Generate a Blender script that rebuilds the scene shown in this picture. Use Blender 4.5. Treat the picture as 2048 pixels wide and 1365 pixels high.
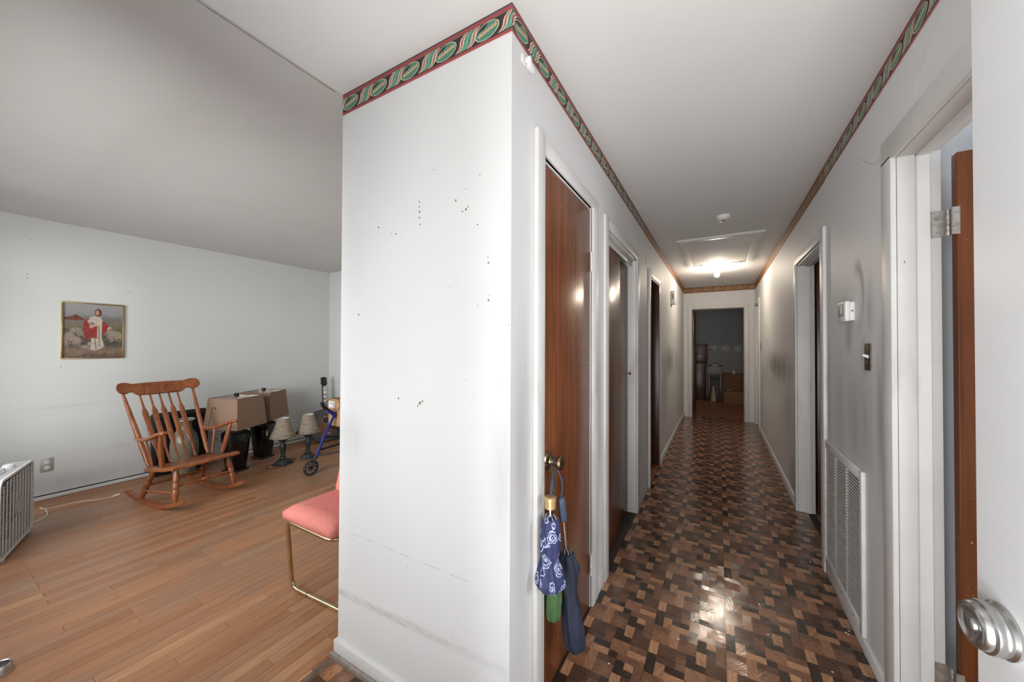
import bpy, bmesh, math, random
from mathutils import Vector, Matrix

for o in list(bpy.data.objects):
    bpy.data.objects.remove(o)
SC = bpy.context.scene
COL = SC.collection
PI = math.pi

# ------------------------------------------------------------------ camera
YAW, PITCH, ROLL = map(math.radians, (29.984, 0.6476, 0.2342))
R0 = Vector((math.cos(YAW), math.sin(YAW), 0))
F0 = Vector((-math.sin(YAW), math.cos(YAW), 0))
U0 = Vector((0, 0, 1))
FW = math.cos(PITCH) * F0 + math.sin(PITCH) * U0
UP = -math.sin(PITCH) * F0 + math.cos(PITCH) * U0
CX = math.cos(ROLL) * R0 + math.sin(ROLL) * UP
CY = -math.sin(ROLL) * R0 + math.cos(ROLL) * UP
cam = bpy.data.cameras.new('camera')
cam.sensor_width = 36
cam.lens = 714.85 / 2048 * 36
cam.clip_start = 0.02
cam_o = bpy.data.objects.new('camera', cam)
COL.objects.link(cam_o)
M = Matrix((CX, CY, -FW)).transposed().to_4x4()
M.translation = (0, 0, 1.34)
cam_o.matrix_world = M
SC.camera = cam_o

# ------------------------------------------------------------------ world, daylight, exposure
w = bpy.data.worlds.new('sky')
SC.world = w
w.use_nodes = True
bg = w.node_tree.nodes['Background']
bg.inputs[0].default_value = (0.86, 0.93, 1.0, 1)
bg.inputs[1].default_value = 0.6
SC.view_settings.view_transform = 'Standard'
SC.view_settings.look = 'None'
SC.view_settings.gamma = 1
SC.view_settings.use_curve_mapping = False
SC.view_settings.exposure = 0.17


def area(name, loc, size, power, rot, col=(1, 1, 1), spread=180):
    l = bpy.data.lights.new(name, 'AREA')
    l.shape = 'RECTANGLE'
    l.size, l.size_y = size
    l.energy = power
    l.color = col
    l.spread = math.radians(spread)
    o = bpy.data.objects.new(name, l)
    COL.objects.link(o)
    o.location = loc
    o.rotation_euler = rot
    return o


# daylight entering by the open front door and by the front-room window behind the camera, and by the side room's window; fill lamps are added
area('daylight_front_door', (-0.05, -0.42, 1.15), (1.1, 2.1), 3, (PI / 2, 0, 0), (0.97, 0.985, 1))
area('daylight_street', (-1.0, -4.2, 1.6), (3.2, 2.6), 310, (PI / 2, 0, -0.15), (0.97, 0.985, 1))
area('porch_fill', (-0.2, -2.3, 0.02), (2.6, 3.4), 290, (PI, 0, 0), (1.0, 0.985, 0.96))  # upward fill lamp added outside the door to brighten ceiling and hall
area('step_fill', (0.12, -0.62, 0.03), (0.8, 0.6), 9, (PI, 0, 0), (1.0, 0.985, 0.96))  # small upward lamp added to lift the ceiling beside the seam
area('daylight_front_window', (-2.65, -0.40, 1.30), (1.9, 1.2), 26, (PI / 2 - 0.55, 0, 0.1), (0.97, 0.985, 1), 150)
area('corner_fill', (-4.2, -0.36, 1.25), (0.8, 1.1), 5.5, (PI / 2 - 0.75, 0, 0), (0.97, 0.985, 1), 150)  # added fill lamp, brightens the left end of the living room wall
area('daylight_side_room', (3.05, 1.0, 1.4), (1.4, 1.2), 50, (0, PI / 2, 0), (0.9, 0.95, 1))
area('bedroom_fill', (-1.9, 9.6, 1.5), (1.0, 1.0), 4.0, (0, -PI / 2, 0), (0.95, 0.96, 1))  # added fill lamp inside the bedroom, no window stands here
BULB_STRENGTH = 440

# ------------------------------------------------------------------ material helpers


def srgb(r, g, b):
    def f(c):
        c /= 255
        return c / 12.92 if c <= 0.04045 else ((c + 0.055) / 1.055) ** 2.4
    return (f(r), f(g), f(b), 1)


class NT:
    def __init__(s, name):
        s.m = bpy.data.materials.new(name)
        s.m.use_nodes = True
        s.t = s.m.node_tree
        s.b = s.t.nodes['Principled BSDF']

    def n(s, typ, **kw):
        nd = s.t.nodes.new(typ)
        for k, v in kw.items():
            setattr(nd, k, v)
        return nd

    def l(s, a, b):
        s.t.links.new(a, b)

    def val(s, sock, v):
        if hasattr(v, 'is_linked') or hasattr(v, 'links'):
            s.l(v, sock)
        else:
            sock.default_value = v

    def math(s, op, a, b=None, clamp=False):
        nd = s.n('ShaderNodeMath', operation=op)
        nd.use_clamp = clamp
        s.val(nd.inputs[0], a)
        if b is not None:
            s.val(nd.inputs[1], b)
        return nd.outputs[0]

    def vmath(s, op, a, b=None):
        nd = s.n('ShaderNodeVectorMath', operation=op)
        s.val(nd.inputs[0], a)
        if b is not None:
            s.val(nd.inputs[1], b)
        return nd.outputs['Value'] if op == 'LENGTH' else nd.outputs[0]

    def obj(s):
        return s.n('ShaderNodeTexCoord').outputs['Object']

    def geo(s):
        return s.n('ShaderNodeNewGeometry').outputs['Position']

    def uv(s):
        return s.n('ShaderNodeTexCoord').outputs['UV']

    def scale(s, v, sc):
        nd = s.n('ShaderNodeMapping')
        s.l(v, nd.inputs[0])
        nd.inputs['Scale'].default_value = sc
        return nd.outputs[0]

    def noise(s, v, sc, det=3, rough=0.5, dist=0.0):
        nd = s.n('ShaderNodeTexNoise')
        s.l(v, nd.inputs['Vector'])
        nd.inputs['Scale'].default_value = sc
        nd.inputs['Detail'].default_value = det
        nd.inputs['Roughness'].default_value = rough
        nd.inputs['Distortion'].default_value = dist
        return nd.outputs[0]

    def ramp(s, f, stops):
        nd = s.n('ShaderNodeValToRGB')
        el = nd.color_ramp.elements
        while len(el) < len(stops):
            el.new(0.5)
        for e, (p, c) in zip(el, stops):
            e.position = p
            e.color = c if len(c) == 4 else (*c, 1)
        s.l(f, nd.inputs[0])
        return nd.outputs[0]

    def mr(s, v, a, b, c=0, d=1, smooth=False):
        nd = s.n('ShaderNodeMapRange')
        if smooth:
            nd.interpolation_type = 'SMOOTHSTEP'
        s.l(v, nd.inputs[0])
        for i, x in zip((1, 2, 3, 4), (a, b, c, d)):
            nd.inputs[i].default_value = x
        return nd.outputs[0]

    def mix(s, f, a, b, mode='MIX'):
        nd = s.n('ShaderNodeMix', data_type='RGBA', blend_type=mode)
        s.val(nd.inputs[0], f)
        s.val(nd.inputs[6], a)
        s.val(nd.inputs[7], b)
        return nd.outputs[2]

    def bump(s, h, strength=0.2, dist=0.01):
        nd = s.n('ShaderNodeBump')
        nd.inputs['Strength'].default_value = strength
        nd.inputs['Distance'].default_value = dist
        s.l(h, nd.inputs['Height'])
        s.l(nd.outputs[0], s.b.inputs['Normal'])

    def out(s, col, rough=0.5, metal=0.0, spec=None):
        s.val(s.b.inputs['Base Color'], col)
        s.val(s.b.inputs['Roughness'], rough)
        s.b.inputs['Metallic'].default_value = metal
        if spec is not None:
            s.b.inputs['Specular IOR Level'].default_value = spec
        return s.m


def plain(name, rgb, rough=0.5, metal=0.0, var=0.12, sc=30, spec=None, bump=0.0):
    t = NT(name)
    c = srgb(*rgb)
    n = t.noise(t.obj(), sc, 4)
    lo = tuple(x * (1 - var) for x in c[:3])
    hi = tuple(min(1, x * (1 + var)) for x in c[:3])
    col = t.ramp(n, [(0.3, lo), (0.7, hi)])
    if bump:
        t.bump(n, bump, 0.005)
    return t.out(col, rough, metal, spec)


def wood(name, lo, hi, rough=0.35, grain=(40, 40, 2.5), sc=1.0, spec=None, scratch=False):
    t = NT(name)
    v = t.scale(t.obj(), grain)
    n = t.noise(v, sc, 5, 0.6, 0.6)
    n2 = t.noise(t.obj(), 3, 2)
    f = t.math('ADD', t.math('MULTIPLY', n, 0.75), t.math('MULTIPLY', n2, 0.25))
    col = t.ramp(f, [(0.36, srgb(*lo)), (0.62, srgb(*hi))])
    if scratch:
        s1 = t.noise(t.scale(t.obj(), (30, 9, 60)), 1.0, 2, 0.5, 1.5)
        mk = t.mr(s1, 0.735, 0.76)
        col = t.mix(mk, col, srgb(176, 136, 104))
    t.bump(n, 0.05, 0.002)
    return t.out(col, rough, 0, spec)


# world-space stains: (centre, radii, strength, tint)
STAINS = [
    # hall right wall: smoky halo by the thermostat, hand marks by the switch and below
        ((0.56, 2.08, 1.52), (0.1, 0.05, 0.16), 0.35),
    ((0.56, 2.36, 1.40), (0.1, 0.08, 0.13), 0.40),
    ((0.56, 2.14, 1.27), (0.1, 0.09, 0.15), 0.45),
    ((0.56, 2.22, 1.02), (0.1, 0.26, 0.34), 0.42),
    ((0.56, 2.50, 1.00), (0.1, 0.16, 0.30), 0.30),
    ((0.56, 1.97, 1.00), (0.1, 0.07, 0.45), 0.50),
    ((0.56, 2.74, 1.05), (0.1, 0.05, 0.5), 0.35),
    ((0.56, 4.9, 1.12), (0.1, 1.25, 0.20), 0.85),
    ((0.56, 5.6, 0.95), (0.1, 1.2, 0.25), 0.35),
    ((0.56, 4.15, 0.75), (0.1, 0.40, 0.5), 0.25),
    ((0.56, 3.9, 0.2), (0.1, 0.3, 0.25), 0.45),
    # hall left wall
    ((-0.57, 5.15, 1.12), (0.1, 0.75, 0.22), 0.85),
    ((-0.57, 4.75, 0.85), (0.1, 0.35, 0.5), 0.45),
    ((-0.57, 6.2, 1.1), (0.1, 0.35, 0.2), 0.4),
    ((-0.57, 3.42, 2.12), (0.1, 0.05, 0.07), 0.6),
    ((-0.57, 1.06, 0.95), (0.1, 0.07, 0.55), 0.38),
    ((-0.57, 1.96, 0.95), (0.1, 0.06, 0.5), 0.30),
    # end face of the closet block
    ((-0.60, 0.98, 0.95), (0.06, 0.1, 0.30), 0.18),
    ((-1.36, 0.98, 0.95), (0.10, 0.1, 0.12), 0.14),
    ((-0.95, 0.98, 1.42), (0.35, 0.1, 0.35), 0.06),
    ((-1.38, 0.98, 1.75), (0.20, 0.1, 0.25), 0.06),
    # living room wall
    ((-5.02, 0.75, 0.78), (0.1, 0.30, 0.02), 0.12),
    ((-5.02, 1.12, 0.35), (0.1, 0.10, 0.02), 0.14),
    ((-5.02, 0.6, 0.12), (0.1, 0.9, 0.1), 0.18),
]


def wall_material(name, base, stains=True, rough=0.55):
    t = NT(name)
    p = t.geo()
    n = t.noise(p, 1.6, 4, 0.6)
    n2 = t.noise(p, 9, 4, 0.65)
    c = srgb(*base)
    col = t.ramp(n, [(0.3, tuple(x * 0.965 for x in c[:3])), (0.7, c[:3])])
    if stains:
        streak = t.noise(t.scale(p, (10, 10, 1.6)), 1.0, 4, 0.6)
        tot = None
        for cc, rr, st in STAINS:
            d = t.vmath('SUBTRACT', p, cc)
            d = t.vmath('DIVIDE', d, rr)
            d = t.vmath('LENGTH', d)
            m = t.mr(d, 0.1, 1.25, st, 0.0, True)
            tot = m if tot is None else t.math('MAXIMUM', tot, m)
        dh = t.vmath('LENGTH', t.vmath('DIVIDE', t.vmath('SUBTRACT', p, (0.56, 2.245, 1.56)), (0.1, 0.085, 0.15)))
        halo = t.mr(t.math('ABSOLUTE', t.math('SUBTRACT', dh, 1.0)), 0.0, 0.42, 0.62, 0.0, True)
        hx = t.n('ShaderNodeSeparateXYZ')
        t.l(p, hx.inputs[0])
        halo = t.math('MULTIPLY', halo, t.mr(hx.outputs[1], 2.22, 2.31, 1, 0, True))
        halo = t.math('MULTIPLY', halo, t.mr(hx.outputs[2], 1.40, 1.66, 0.25, 1, True))
        tot = t.math('MAXIMUM', tot, halo)
        f = t.math('MULTIPLY', tot, t.mr(streak, 0.25, 0.68, 0.35, 1.15))
        col = t.mix(t.math('MULTIPLY', f, 1.0, True), col, srgb(112, 106, 100))
        # scuffed horizontal band low on the block's end face, and a thin scratch
        sx = t.n('ShaderNodeSeparateXYZ')
        t.l(p, sx.inputs[0])
        zc = t.math('ADD', t.math('MULTIPLY', sx.outputs[0], 0.045), 0.332)
        dz = t.math('ABSOLUTE', t.math('SUBTRACT', sx.outputs[2], zc))
        band = t.mr(dz, 0.004, 0.024, 1, 0, True)
        onface = t.mr(t.math('ABSOLUTE', t.math('SUBTRACT', sx.outputs[1], 0.98)), 0.001, 0.004, 1, 0)
        inx = t.mr(sx.outputs[0], -1.0, -0.55, 1.0, 0.28)
        inliv = t.mr(sx.outputs[0], -1.44, -1.43, 0, 1)
        f2 = t.math('MULTIPLY', t.math('MULTIPLY', band, onface), t.math('MULTIPLY', inx, inliv))
        f2 = t.math('MULTIPLY', f2, t.mr(t.noise(t.scale(p, (25, 25, 90)), 1.0, 4, 0.7), 0.3, 0.72, 0.04, 0.42))
        col = t.mix(f2, col, srgb(110, 106, 102))
        dz2 = t.math('ABSOLUTE', t.math('SUBTRACT', sx.outputs[2], 0.54))
        scr = t.math('MULTIPLY', t.mr(dz2, 0.0008, 0.0022, 1, 0), t.mr(t.noise(t.scale(p, (14, 1, 1)), 1, 2), 0.47, 0.53))
        scr = t.math('MULTIPLY', scr, t.math('MULTIPLY', onface, inliv))
        col = t.mix(t.math('MULTIPLY', scr, 0.35), col, srgb(120, 116, 112))
        # fine specks
        sp = t.noise(p, 85, 1)
        col = t.mix(t.mr(sp, 0.80, 0.83, 0, 0.35), col, srgb(120, 116, 110))
    t.bump(n2, 0.03, 0.01)
    return t.out(col, rough, 0, 0.3)


WALL = wall_material('painted_wall_dirty', (218, 218, 218))
WALL_LIV = wall_material('painted_wall_living', (206, 208, 205))
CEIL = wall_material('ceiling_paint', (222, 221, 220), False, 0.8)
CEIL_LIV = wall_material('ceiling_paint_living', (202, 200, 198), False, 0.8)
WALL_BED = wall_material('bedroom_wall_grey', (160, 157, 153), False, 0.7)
WALL_SIDE = wall_material('side_room_wall_bluegrey', (198, 201, 204), False, 0.7)


def trim_material():
    t = NT('white_gloss_trim')
    p = t.geo()
    n = t.noise(p, 4, 4, 0.6)
    col = t.ramp(n, [(0.3, srgb(208, 206, 203)), (0.7, srgb(218, 217, 214))])
    low = t.n('ShaderNodeSeparateXYZ')
    t.l(p, low.inputs[0])
    chip = t.noise(t.scale(p, (60, 60, 22)), 1.0, 3, 0.6)
    col = t.mix(t.mr(chip, 0.735, 0.755, 0, 0.8), col, srgb(96, 84, 74))
    dirt = t.noise(t.scale(p, (9, 9, 2)), 1.0, 4, 0.6)
    zz = t.mr(t.math('ABSOLUTE', t.math('SUBTRACT', low.outputs[2], 1.0)), 0.1, 0.55, 1, 0, True)
    col = t.mix(t.math('MULTIPLY', t.mr(dirt, 0.5, 0.75), t.math('MULTIPLY', zz, 0.45)), col, srgb(120, 112, 104))
    t.bump(n, 0.02, 0.01)
    return t.out(col, 0.45, 0, 0.3)


TRIM = trim_material()
DOOR_WHITE = plain('front_door_white_paint', (224, 225, 226), 0.42, var=0.03, sc=3)
DOOR_BROWN = wood('varnished_brown_door', (92, 50, 28), (122, 72, 42), 0.27, (26, 26, 1.6), 1.0, 0.28, scratch=True)
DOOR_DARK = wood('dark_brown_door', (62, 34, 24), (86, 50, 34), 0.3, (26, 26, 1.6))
WOODBRN = wood('rocking_chair_wood', (112, 62, 34), (156, 92, 54), 0.3, (30, 30, 6))
BRASS = plain('aged_brass', (170, 146, 108), 0.22, 1.0, 0.15, 20)
GOLDTUBE = plain('pale_brass_tube', (196, 178, 140), 0.2, 1.0, 0.1, 10)
NICKEL = plain('satin_nickel', (190, 190, 188), 0.28, 1.0, 0.08, 12)
STEEL = plain('bright_steel', (190, 190, 190), 0.25, 1.0)
PAINTMETAL = plain('painted_hinge_metal', (214, 210, 204), 0.4, 0.0, 0.1, 60)
WORNMETAL = plain('worn_hinge_metal', (176, 168, 160), 0.35, 0.6, 0.35, 60)
DARKMETAL = plain('tarnished_switch_plate', (96, 88, 74), 0.35, 0.8, 0.35, 70)
BLACKGLOSS = plain('black_gloss', (16, 15, 16), 0.12, 0, 0.2)
BLACKMATT = plain('black_plastic', (20, 20, 22), 0.5, 0, 0.2)
DARKGREY = plain('dark_grey_rubber', (44, 44, 46), 0.6, 0, 0.2)
BRONZE = plain('verdigris_bronze', (52, 58, 54), 0.45, 0.3, 0.5, 40)
BLUEMETAL = plain('blue_metallic_paint', (40, 48, 140), 0.28, 0.4, 0.12)
PLASTIC = plain('white_plastic', (226, 226, 224), 0.4, 0, 0.04)
GREYPLASTIC = plain('grey_plastic', (176, 177, 176), 0.42, 0, 0.06)
GRILLE = plain('fan_grille_white', (228, 229, 227), 0.4, 0, 0.05)
VENTPAINT = plain('vent_grey_paint', (220, 219, 216), 0.45, 0, 0.1, 8)
CARD = plain('cardboard', (176, 138, 100), 0.8, 0, 0.1, 12)
PAPER = plain('white_paper', (232, 232, 230), 0.7, 0, 0.03)
INK = plain('black_ink', (40, 40, 44), 0.7)
DARKVOID = plain('dark_recess', (24, 22, 21), 0.8)
PINK = plain('salmon_velour', (200, 122, 112), 0.9, 0, 0.08, 60, 0.2)
LINEN = plain('tan_linen_shade', (138, 114, 95), 0.85, 0, 0.1, 160, 0.2)
LINING = plain('shade_lining', (214, 208, 196), 0.8, 0, 0.04)
GOLDPLASTIC = plain('gold_plastic_cap', (206, 170, 120), 0.3, 0.5, 0.06)
SLATEPLASTIC = plain('slate_blue_plastic', (76, 88, 110), 0.4, 0, 0.08)
NAVY = plain('navy_umbrella_cloth', (32, 38, 58), 0.7, 0, 0.2, 40)
GREENCLOTH = plain('green_umbrella_cloth', (68, 100, 58), 0.75, 0, 0.15, 40)
STRIPMETAL = plain('worn_threshold', (128, 112, 96), 0.35, 0.5, 0.4, 30)
STEMBROWN = plain('cord_brown', (60, 46, 40), 0.6)
IVORY = plain('ivory_cord', (226, 218, 204), 0.5, 0, 0.04)


def mat_shade_mottle():
    t = NT('mottled_tapestry_shade')
    n = t.noise(t.obj(), 90, 4, 0.7)
    col = t.ramp(n, [(0.35, srgb(84, 76, 66)), (0.5, srgb(142, 130, 112)), (0.66, srgb(176, 164, 146))])
    return t.out(col, 0.85)


MOTTLE = mat_shade_mottle()


def mat_vase():
    t = NT('painted_ceramic')
    n = t.noise(t.obj(), 7, 4, 0.6)
    n2 = t.noise(t.obj(), 16, 3, 0.6)
    col = t.ramp(n, [(0.35, srgb(110, 102, 86)), (0.62, srgb(142, 132, 112))])
    col = t.mix(t.mr(n2, 0.58, 0.66, 0, 0.7), col, srgb(94, 104, 90))
    return t.out(col, 0.25)


CERAMIC = mat_vase()


def mat_floral():
    t = NT('blue_floral_cloth')
    v = t.n('ShaderNodeTexVoronoi')
    p = t.scale(t.obj(), (1, 1, 0.8))
    pn = t.vmath('ADD', p, t.vmath('SCALE', t.n('ShaderNodeTexNoise').outputs[1]))
    t.l(p, v.inputs['Vector'])
    v.inputs['Scale'].default_value = 24
    nz = t.noise(t.obj(), 60, 3)
    d = t.math('ADD', v.outputs['Distance'], t.math('MULTIPLY', nz, 0.5))
    w_ = t.math('SINE', t.math('MULTIPLY', d, 40))
    inside = t.mr(d, 0.74, 0.78, 1, 0)
    f = t.math('MULTIPLY', t.mr(w_, 0.05, 0.3), inside)
    col = t.mix(f, srgb(48, 54, 98), srgb(180, 192, 226))
    return t.out(col, 0.6)


FLORAL = mat_floral()


def mat_tile():
    t = NT('vinyl_parquet_print')
    at = t.n('ShaderNodeVertexColor', layer_name='tone')
    uv = t.uv()
    inf = t.n('ShaderNodeObjectInfo')
    v = t.vmath('ADD', t.scale(uv, (1, 1, 1)), inf.outputs['Location'])
    g = t.noise(t.scale(uv, (150, 16, 1)), 1.0, 4, 0.6, 0.8)
    g2 = t.noise(t.geo(), 9, 3)
    k = t.math('ADD', t.mr(g, 0.3, 0.7, 0.58, 1.34), t.mr(g2, 0.3, 0.7, -0.1, 0.1))
    cb = t.n('ShaderNodeCombineColor')
    for i in range(3):
        t.l(k, cb.inputs[i])
    col = t.mix(1.0, at.outputs[0], cb.outputs[0], 'MULTIPLY')
    worn = t.noise(t.geo(), 2.2, 4)
    r = t.mr(worn, 0.3, 0.7, 0.07, 0.15)
    t.bump(g, 0.25, 0.002)
    return t.out(col, r, 0, 0.5)


TILE = mat_tile()


def mat_plank():
    t = NT('oak_strip_floor')
    inf = t.n('ShaderNodeObjectInfo')
    off = t.n('ShaderNodeCombineXYZ')
    t.l(t.math('MULTIPLY', inf.outputs['Random'], 37.0), off.inputs[1])
    t.l(t.math('MULTIPLY', inf.outputs['Random'], 11.0), off.inputs[0])
    v = t.vmath('ADD', t.obj(), off.outputs[0])
    g = t.noise(t.scale(v, (95, 4.0, 1)), 1.0, 5, 0.62, 1.2)
    base = t.ramp(inf.outputs['Random'], [(0.0, srgb(152, 104, 72)), (0.25, srgb(168, 118, 82)), (0.55, srgb(176, 126, 90)),
                                          (0.8, srgb(162, 118, 88)), (1.0, srgb(188, 142, 104))])
    dark = t.mr(g, 0.3, 0.6, 0.5, 0.0)
    col = t.mix(dark, base, srgb(104, 66, 44))
    p = t.geo()
    wear = t.noise(t.scale(p, (1.4, 0.8, 1)), 1.0, 5, 0.65)
    col = t.mix(t.mr(wear, 0.47, 0.68, 0, 0.62), col, srgb(128, 112, 98))
    sp = t.noise(t.scale(p, (14, 5, 1)), 1.0, 3, 0.6)
    col = t.mix(t.mr(sp, 0.74, 0.78, 0, 0.8), col, srgb(64, 44, 34))
    r = t.mr(t.noise(p, 3, 3), 0.3, 0.7, 0.30, 0.46)
    t.bump(g, 0.08, 0.002)
    return t.out(col, r, 0, 0.45)


PLANK = mat_plank()


def mat_sunburst():
    t = NT('sunburst_guitar_top')
    p = t.obj()
    d = t.vmath('LENGTH', t.vmath('DIVIDE', t.vmath('SUBTRACT', p, (0, 0, 0.20)), (1, 0.17, 0.20)))
    col = t.ramp(d, [(0.15, srgb(150, 96, 62)), (0.55, srgb(128, 84, 62)), (0.85, srgb(92, 88, 88)), (1.0, srgb(78, 80, 84))])
    return t.out(col, 0.2)


SUNBURST = mat_sunburst()


def mat_emit(name, col, strength):
    t = NT(name)
    t.b.inputs['Base Color'].default_value = col
    t.b.inputs['Emission Color'].default_value = col
    t.b.inputs['Emission Strength'].default_value = strength
    return t.m


# ------------------------------------------------------------------ mesh helpers


def link(o, parent=None):
    COL.objects.link(o)
    if parent is not None:
        o.parent = parent
    return o


def obj(name, bm, mats, parent=None, smooth=True, angle=35):
    if isinstance(bm, bmesh.types.BMesh):
        me = bpy.data.meshes.new(name)
        bmesh.ops.recalc_face_normals(bm, faces=bm.faces[:])
        bm.to_mesh(me)
        bm.free()
    else:
        me = bm
    if not isinstance(mats, (list, tuple)):
        mats = [mats]
    if not me.materials:
        for m in mats:
            me.materials.append(m)
    if smooth and len(me.polygons):
        me.polygons.foreach_set('use_smooth', [True] * len(me.polygons))
        me.set_sharp_from_angle(angle=math.radians(angle))
    return link(bpy.data.objects.new(name, me), parent)


def thing(name, label, cat, loc=(0, 0, 0), rz=0, group=None):
    o = bpy.data.objects.new(name, None)
    o.empty_display_size = 0.1
    o.location = loc
    o.rotation_euler = (0, 0, rz)
    link(o)
    return tag(o, label, cat, group)


def tag(o, label, cat, group=None, kind=None):
    o['label'] = label
    o['category'] = cat
    if group:
        o['group'] = group
    if kind:
        o['kind'] = kind
    return o


def struct(o, label=None, cat=None):
    o['kind'] = 'structure'
    if label:
        o['label'] = label
    if cat:
        o['category'] = cat
    return o


def B():
    return bmesh.new()


def box(bm, x0, x1, y0, y1, z0, z1, bev=0.0, seg=1, mi=0):
    r = bmesh.ops.create_cube(bm, size=1)
    vs = r['verts']
    for v in vs:
        v.co = Vector(((x0 + x1) / 2 + v.co.x * (x1 - x0), (y0 + y1) / 2 + v.co.y * (y1 - y0), (z0 + z1) / 2 + v.co.z * (z1 - z0)))
    fs = set(f for v in vs for f in v.link_faces)
    for f in fs:
        f.material_index = mi
    if bev > 0:
        es = list(set(e for v in vs for e in v.link_edges))
        bmesh.ops.bevel(bm, geom=es, offset=bev, segments=seg, affect='EDGES', profile=0.5)
    return bm


def frame_for(d):
    d = d.normalized()
    a = Vector((0, 0, 1)) if abs(d.z) < 0.9 else Vector((1, 0, 0))
    u = d.cross(a).normalized()
    return u, d.cross(u).normalized()


def tube(bm, pts, r, seg=10, closed=False, caps=True, flat=None):
    pts = [Vector(p) for p in pts]
    n = len(pts)
    rs = r if isinstance(r, (list, tuple)) else [r] * n
    if len(rs) != n:
        m_ = len(rs) - 1
        rs = [rs[min(int(i * m_ / (n - 1)), m_ - 1)] * (1 - (i * m_ / (n - 1) - min(int(i * m_ / (n - 1)), m_ - 1))) + rs[min(int(i * m_ / (n - 1)), m_ - 1) + 1] * (i * m_ / (n - 1) - min(int(i * m_ / (n - 1)), m_ - 1)) for i in range(n)]
    rings = []
    u = None
    for i, p in enumerate(pts):
        if closed:
            d = pts[(i + 1) % n] - pts[i - 1]
        else:
            d = pts[min(i + 1, n - 1)] - pts[max(i - 1, 0)]
        d.normalize()
        if u is None:
            u, v = frame_for(d)
        else:
            u = (u - d * u.dot(d)).normalized()
            v = d.cross(u).normalized()
        ring = []
        for k in range(seg):
            a = 2 * PI * k / seg
            ring.append(bm.verts.new(p + rs[i] * (math.cos(a) * u + math.sin(a) * v)))
        rings.append(ring)
    m = n if closed else n - 1
    for i in range(m):
        A, C = rings[i], rings[(i + 1) % n]
        for k in range(seg):
            bm.faces.new((A[k], A[(k + 1) % seg], C[(k + 1) % seg], C[k]))
    if caps and not closed:
        bm.faces.new(rings[0])
        bm.faces.new(rings[-1])
    return bm


def smooth_path(pts, n=6, closed=False):
    P = [Vector(p) for p in pts]
    out = []
    m = len(P)
    rng = range(m) if closed else range(m - 1)
    for i in rng:
        if closed:
            a, b, c, d = P[i - 1], P[i], P[(i + 1) % m], P[(i + 2) % m]
        else:
            a, b, c, d = P[max(i - 1, 0)], P[i], P[i + 1], P[min(i + 2, m - 1)]
        for k in range(n):
            t = k / n
            out.append(0.5 * (2 * b + (c - a) * t + (2 * a - 5 * b + 4 * c - d) * t * t + (3 * b - a - 3 * c + d) * t ** 3))
    if not closed:
        out.append(P[-1])
    return out


def fillet(pts, r, n=6):
    P = [Vector(p) for p in pts]
    out = [P[0]]
    for i in range(1, len(P) - 1):
        a = (P[i - 1] - P[i])
        b = (P[i + 1] - P[i])
        rr = min(r, a.length * 0.49, b.length * 0.49)
        s, e = P[i] + a.normalized() * rr, P[i] + b.normalized() * rr
        for k in range(n + 1):
            t = k / n
            out.append(s * (1 - t) ** 2 + P[i] * 2 * t * (1 - t) + e * t * t)
    out.append(P[-1])
    return out


def lathe(bm, prof, seg=20, origin=(0, 0, 0), axis=(0, 0, 1), caps=True, fold=None):
    ax = Vector(axis).normalized()
    u, v = frame_for(ax)
    o = Vector(origin)
    rings = []
    for r, z in prof:
        ring = []
        for k in range(seg):
            a = 2 * PI * k / seg
            rr = r * (fold(a, z) if fold else 1)
            ring.append(bm.verts.new(o + ax * z + rr * (math.cos(a) * u + math.sin(a) * v)))
        rings.append(ring)
    for A, C in zip(rings, rings[1:]):
        for k in range(seg):
            bm.faces.new((A[k], A[(k + 1) % seg], C[(k + 1) % seg], C[k]))
    if caps:
        bm.faces.new(rings[0])
        bm.faces.new(rings[-1])
    return bm


def prism(bm, poly, depth, org=(0, 0, 0), U=(1, 0, 0), V=(0, 0, 1), mi=0, bev=0):
    o, U, V = Vector(org), Vector(U), Vector(V)
    N = U.cross(V).normalized()
    a = [bm.verts.new(o + U * p[0] + V * p[1]) for p in poly]
    c = [bm.verts.new(o + U * p[0] + V * p[1] + N * depth) for p in poly]
    n = len(poly)
    fs = [bm.faces.new(a), bm.faces.new(c[::-1])]
    for i in range(n):
        fs.append(bm.faces.new((a[i], c[i], c[(i + 1) % n], a[(i + 1) % n])))
    for f in fs:
        f.material_index = mi
    if bev:
        es = [e for e in fs[0].edges] + [e for e in fs[1].edges]
        bmesh.ops.bevel(bm, geom=es, offset=bev, segments=2, affect='EDGES', profile=0.5)
    return bm


def frustum(bm, h0, h1, z0, z1, bev=0.0):
    vs = []
    for h, z in ((h0, z0), (h1, z1)):
        for sx, sy in ((-1, -1), (1, -1), (1, 1), (-1, 1)):
            vs.append(bm.verts.new((sx * h, sy * h, z)))
    fs = [bm.faces.new(vs[0:4]), bm.faces.new(vs[4:8])]
    for i in range(4):
        j = (i + 1) % 4
        fs.append(bm.faces.new((vs[i], vs[j], vs[4 + j], vs[4 + i])))
    if bev:
        bmesh.ops.bevel(bm, geom=list(set(e for f in fs for e in f.edges)), offset=bev, segments=2, affect='EDGES', profile=0.5)
    return bm


def copy_tree(o, parent=None):
    c = o.copy()
    link(c)
    c.parent = parent
    for ch in list(o.children):
        copy_tree(ch, c)
    return c


# ------------------------------------------------------------------ room shell
XL, XR, ZC, YF = -0.57, 0.56, 2.44, 7.55     # hall faces, ceiling, far wall
PX, PY = -1.43, 0.98                          # end face of the closet block
LW, LY = -5.02, 3.25                          # living-room left wall, far wall
FY = -0.08                                    # inner face of the front wall


def wall(name, segs, mat, label):
    bm = B()
    for s in segs:
        box(bm, *s)
    return struct(obj(name, bm, mat, smooth=False), label, 'wall')


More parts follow.
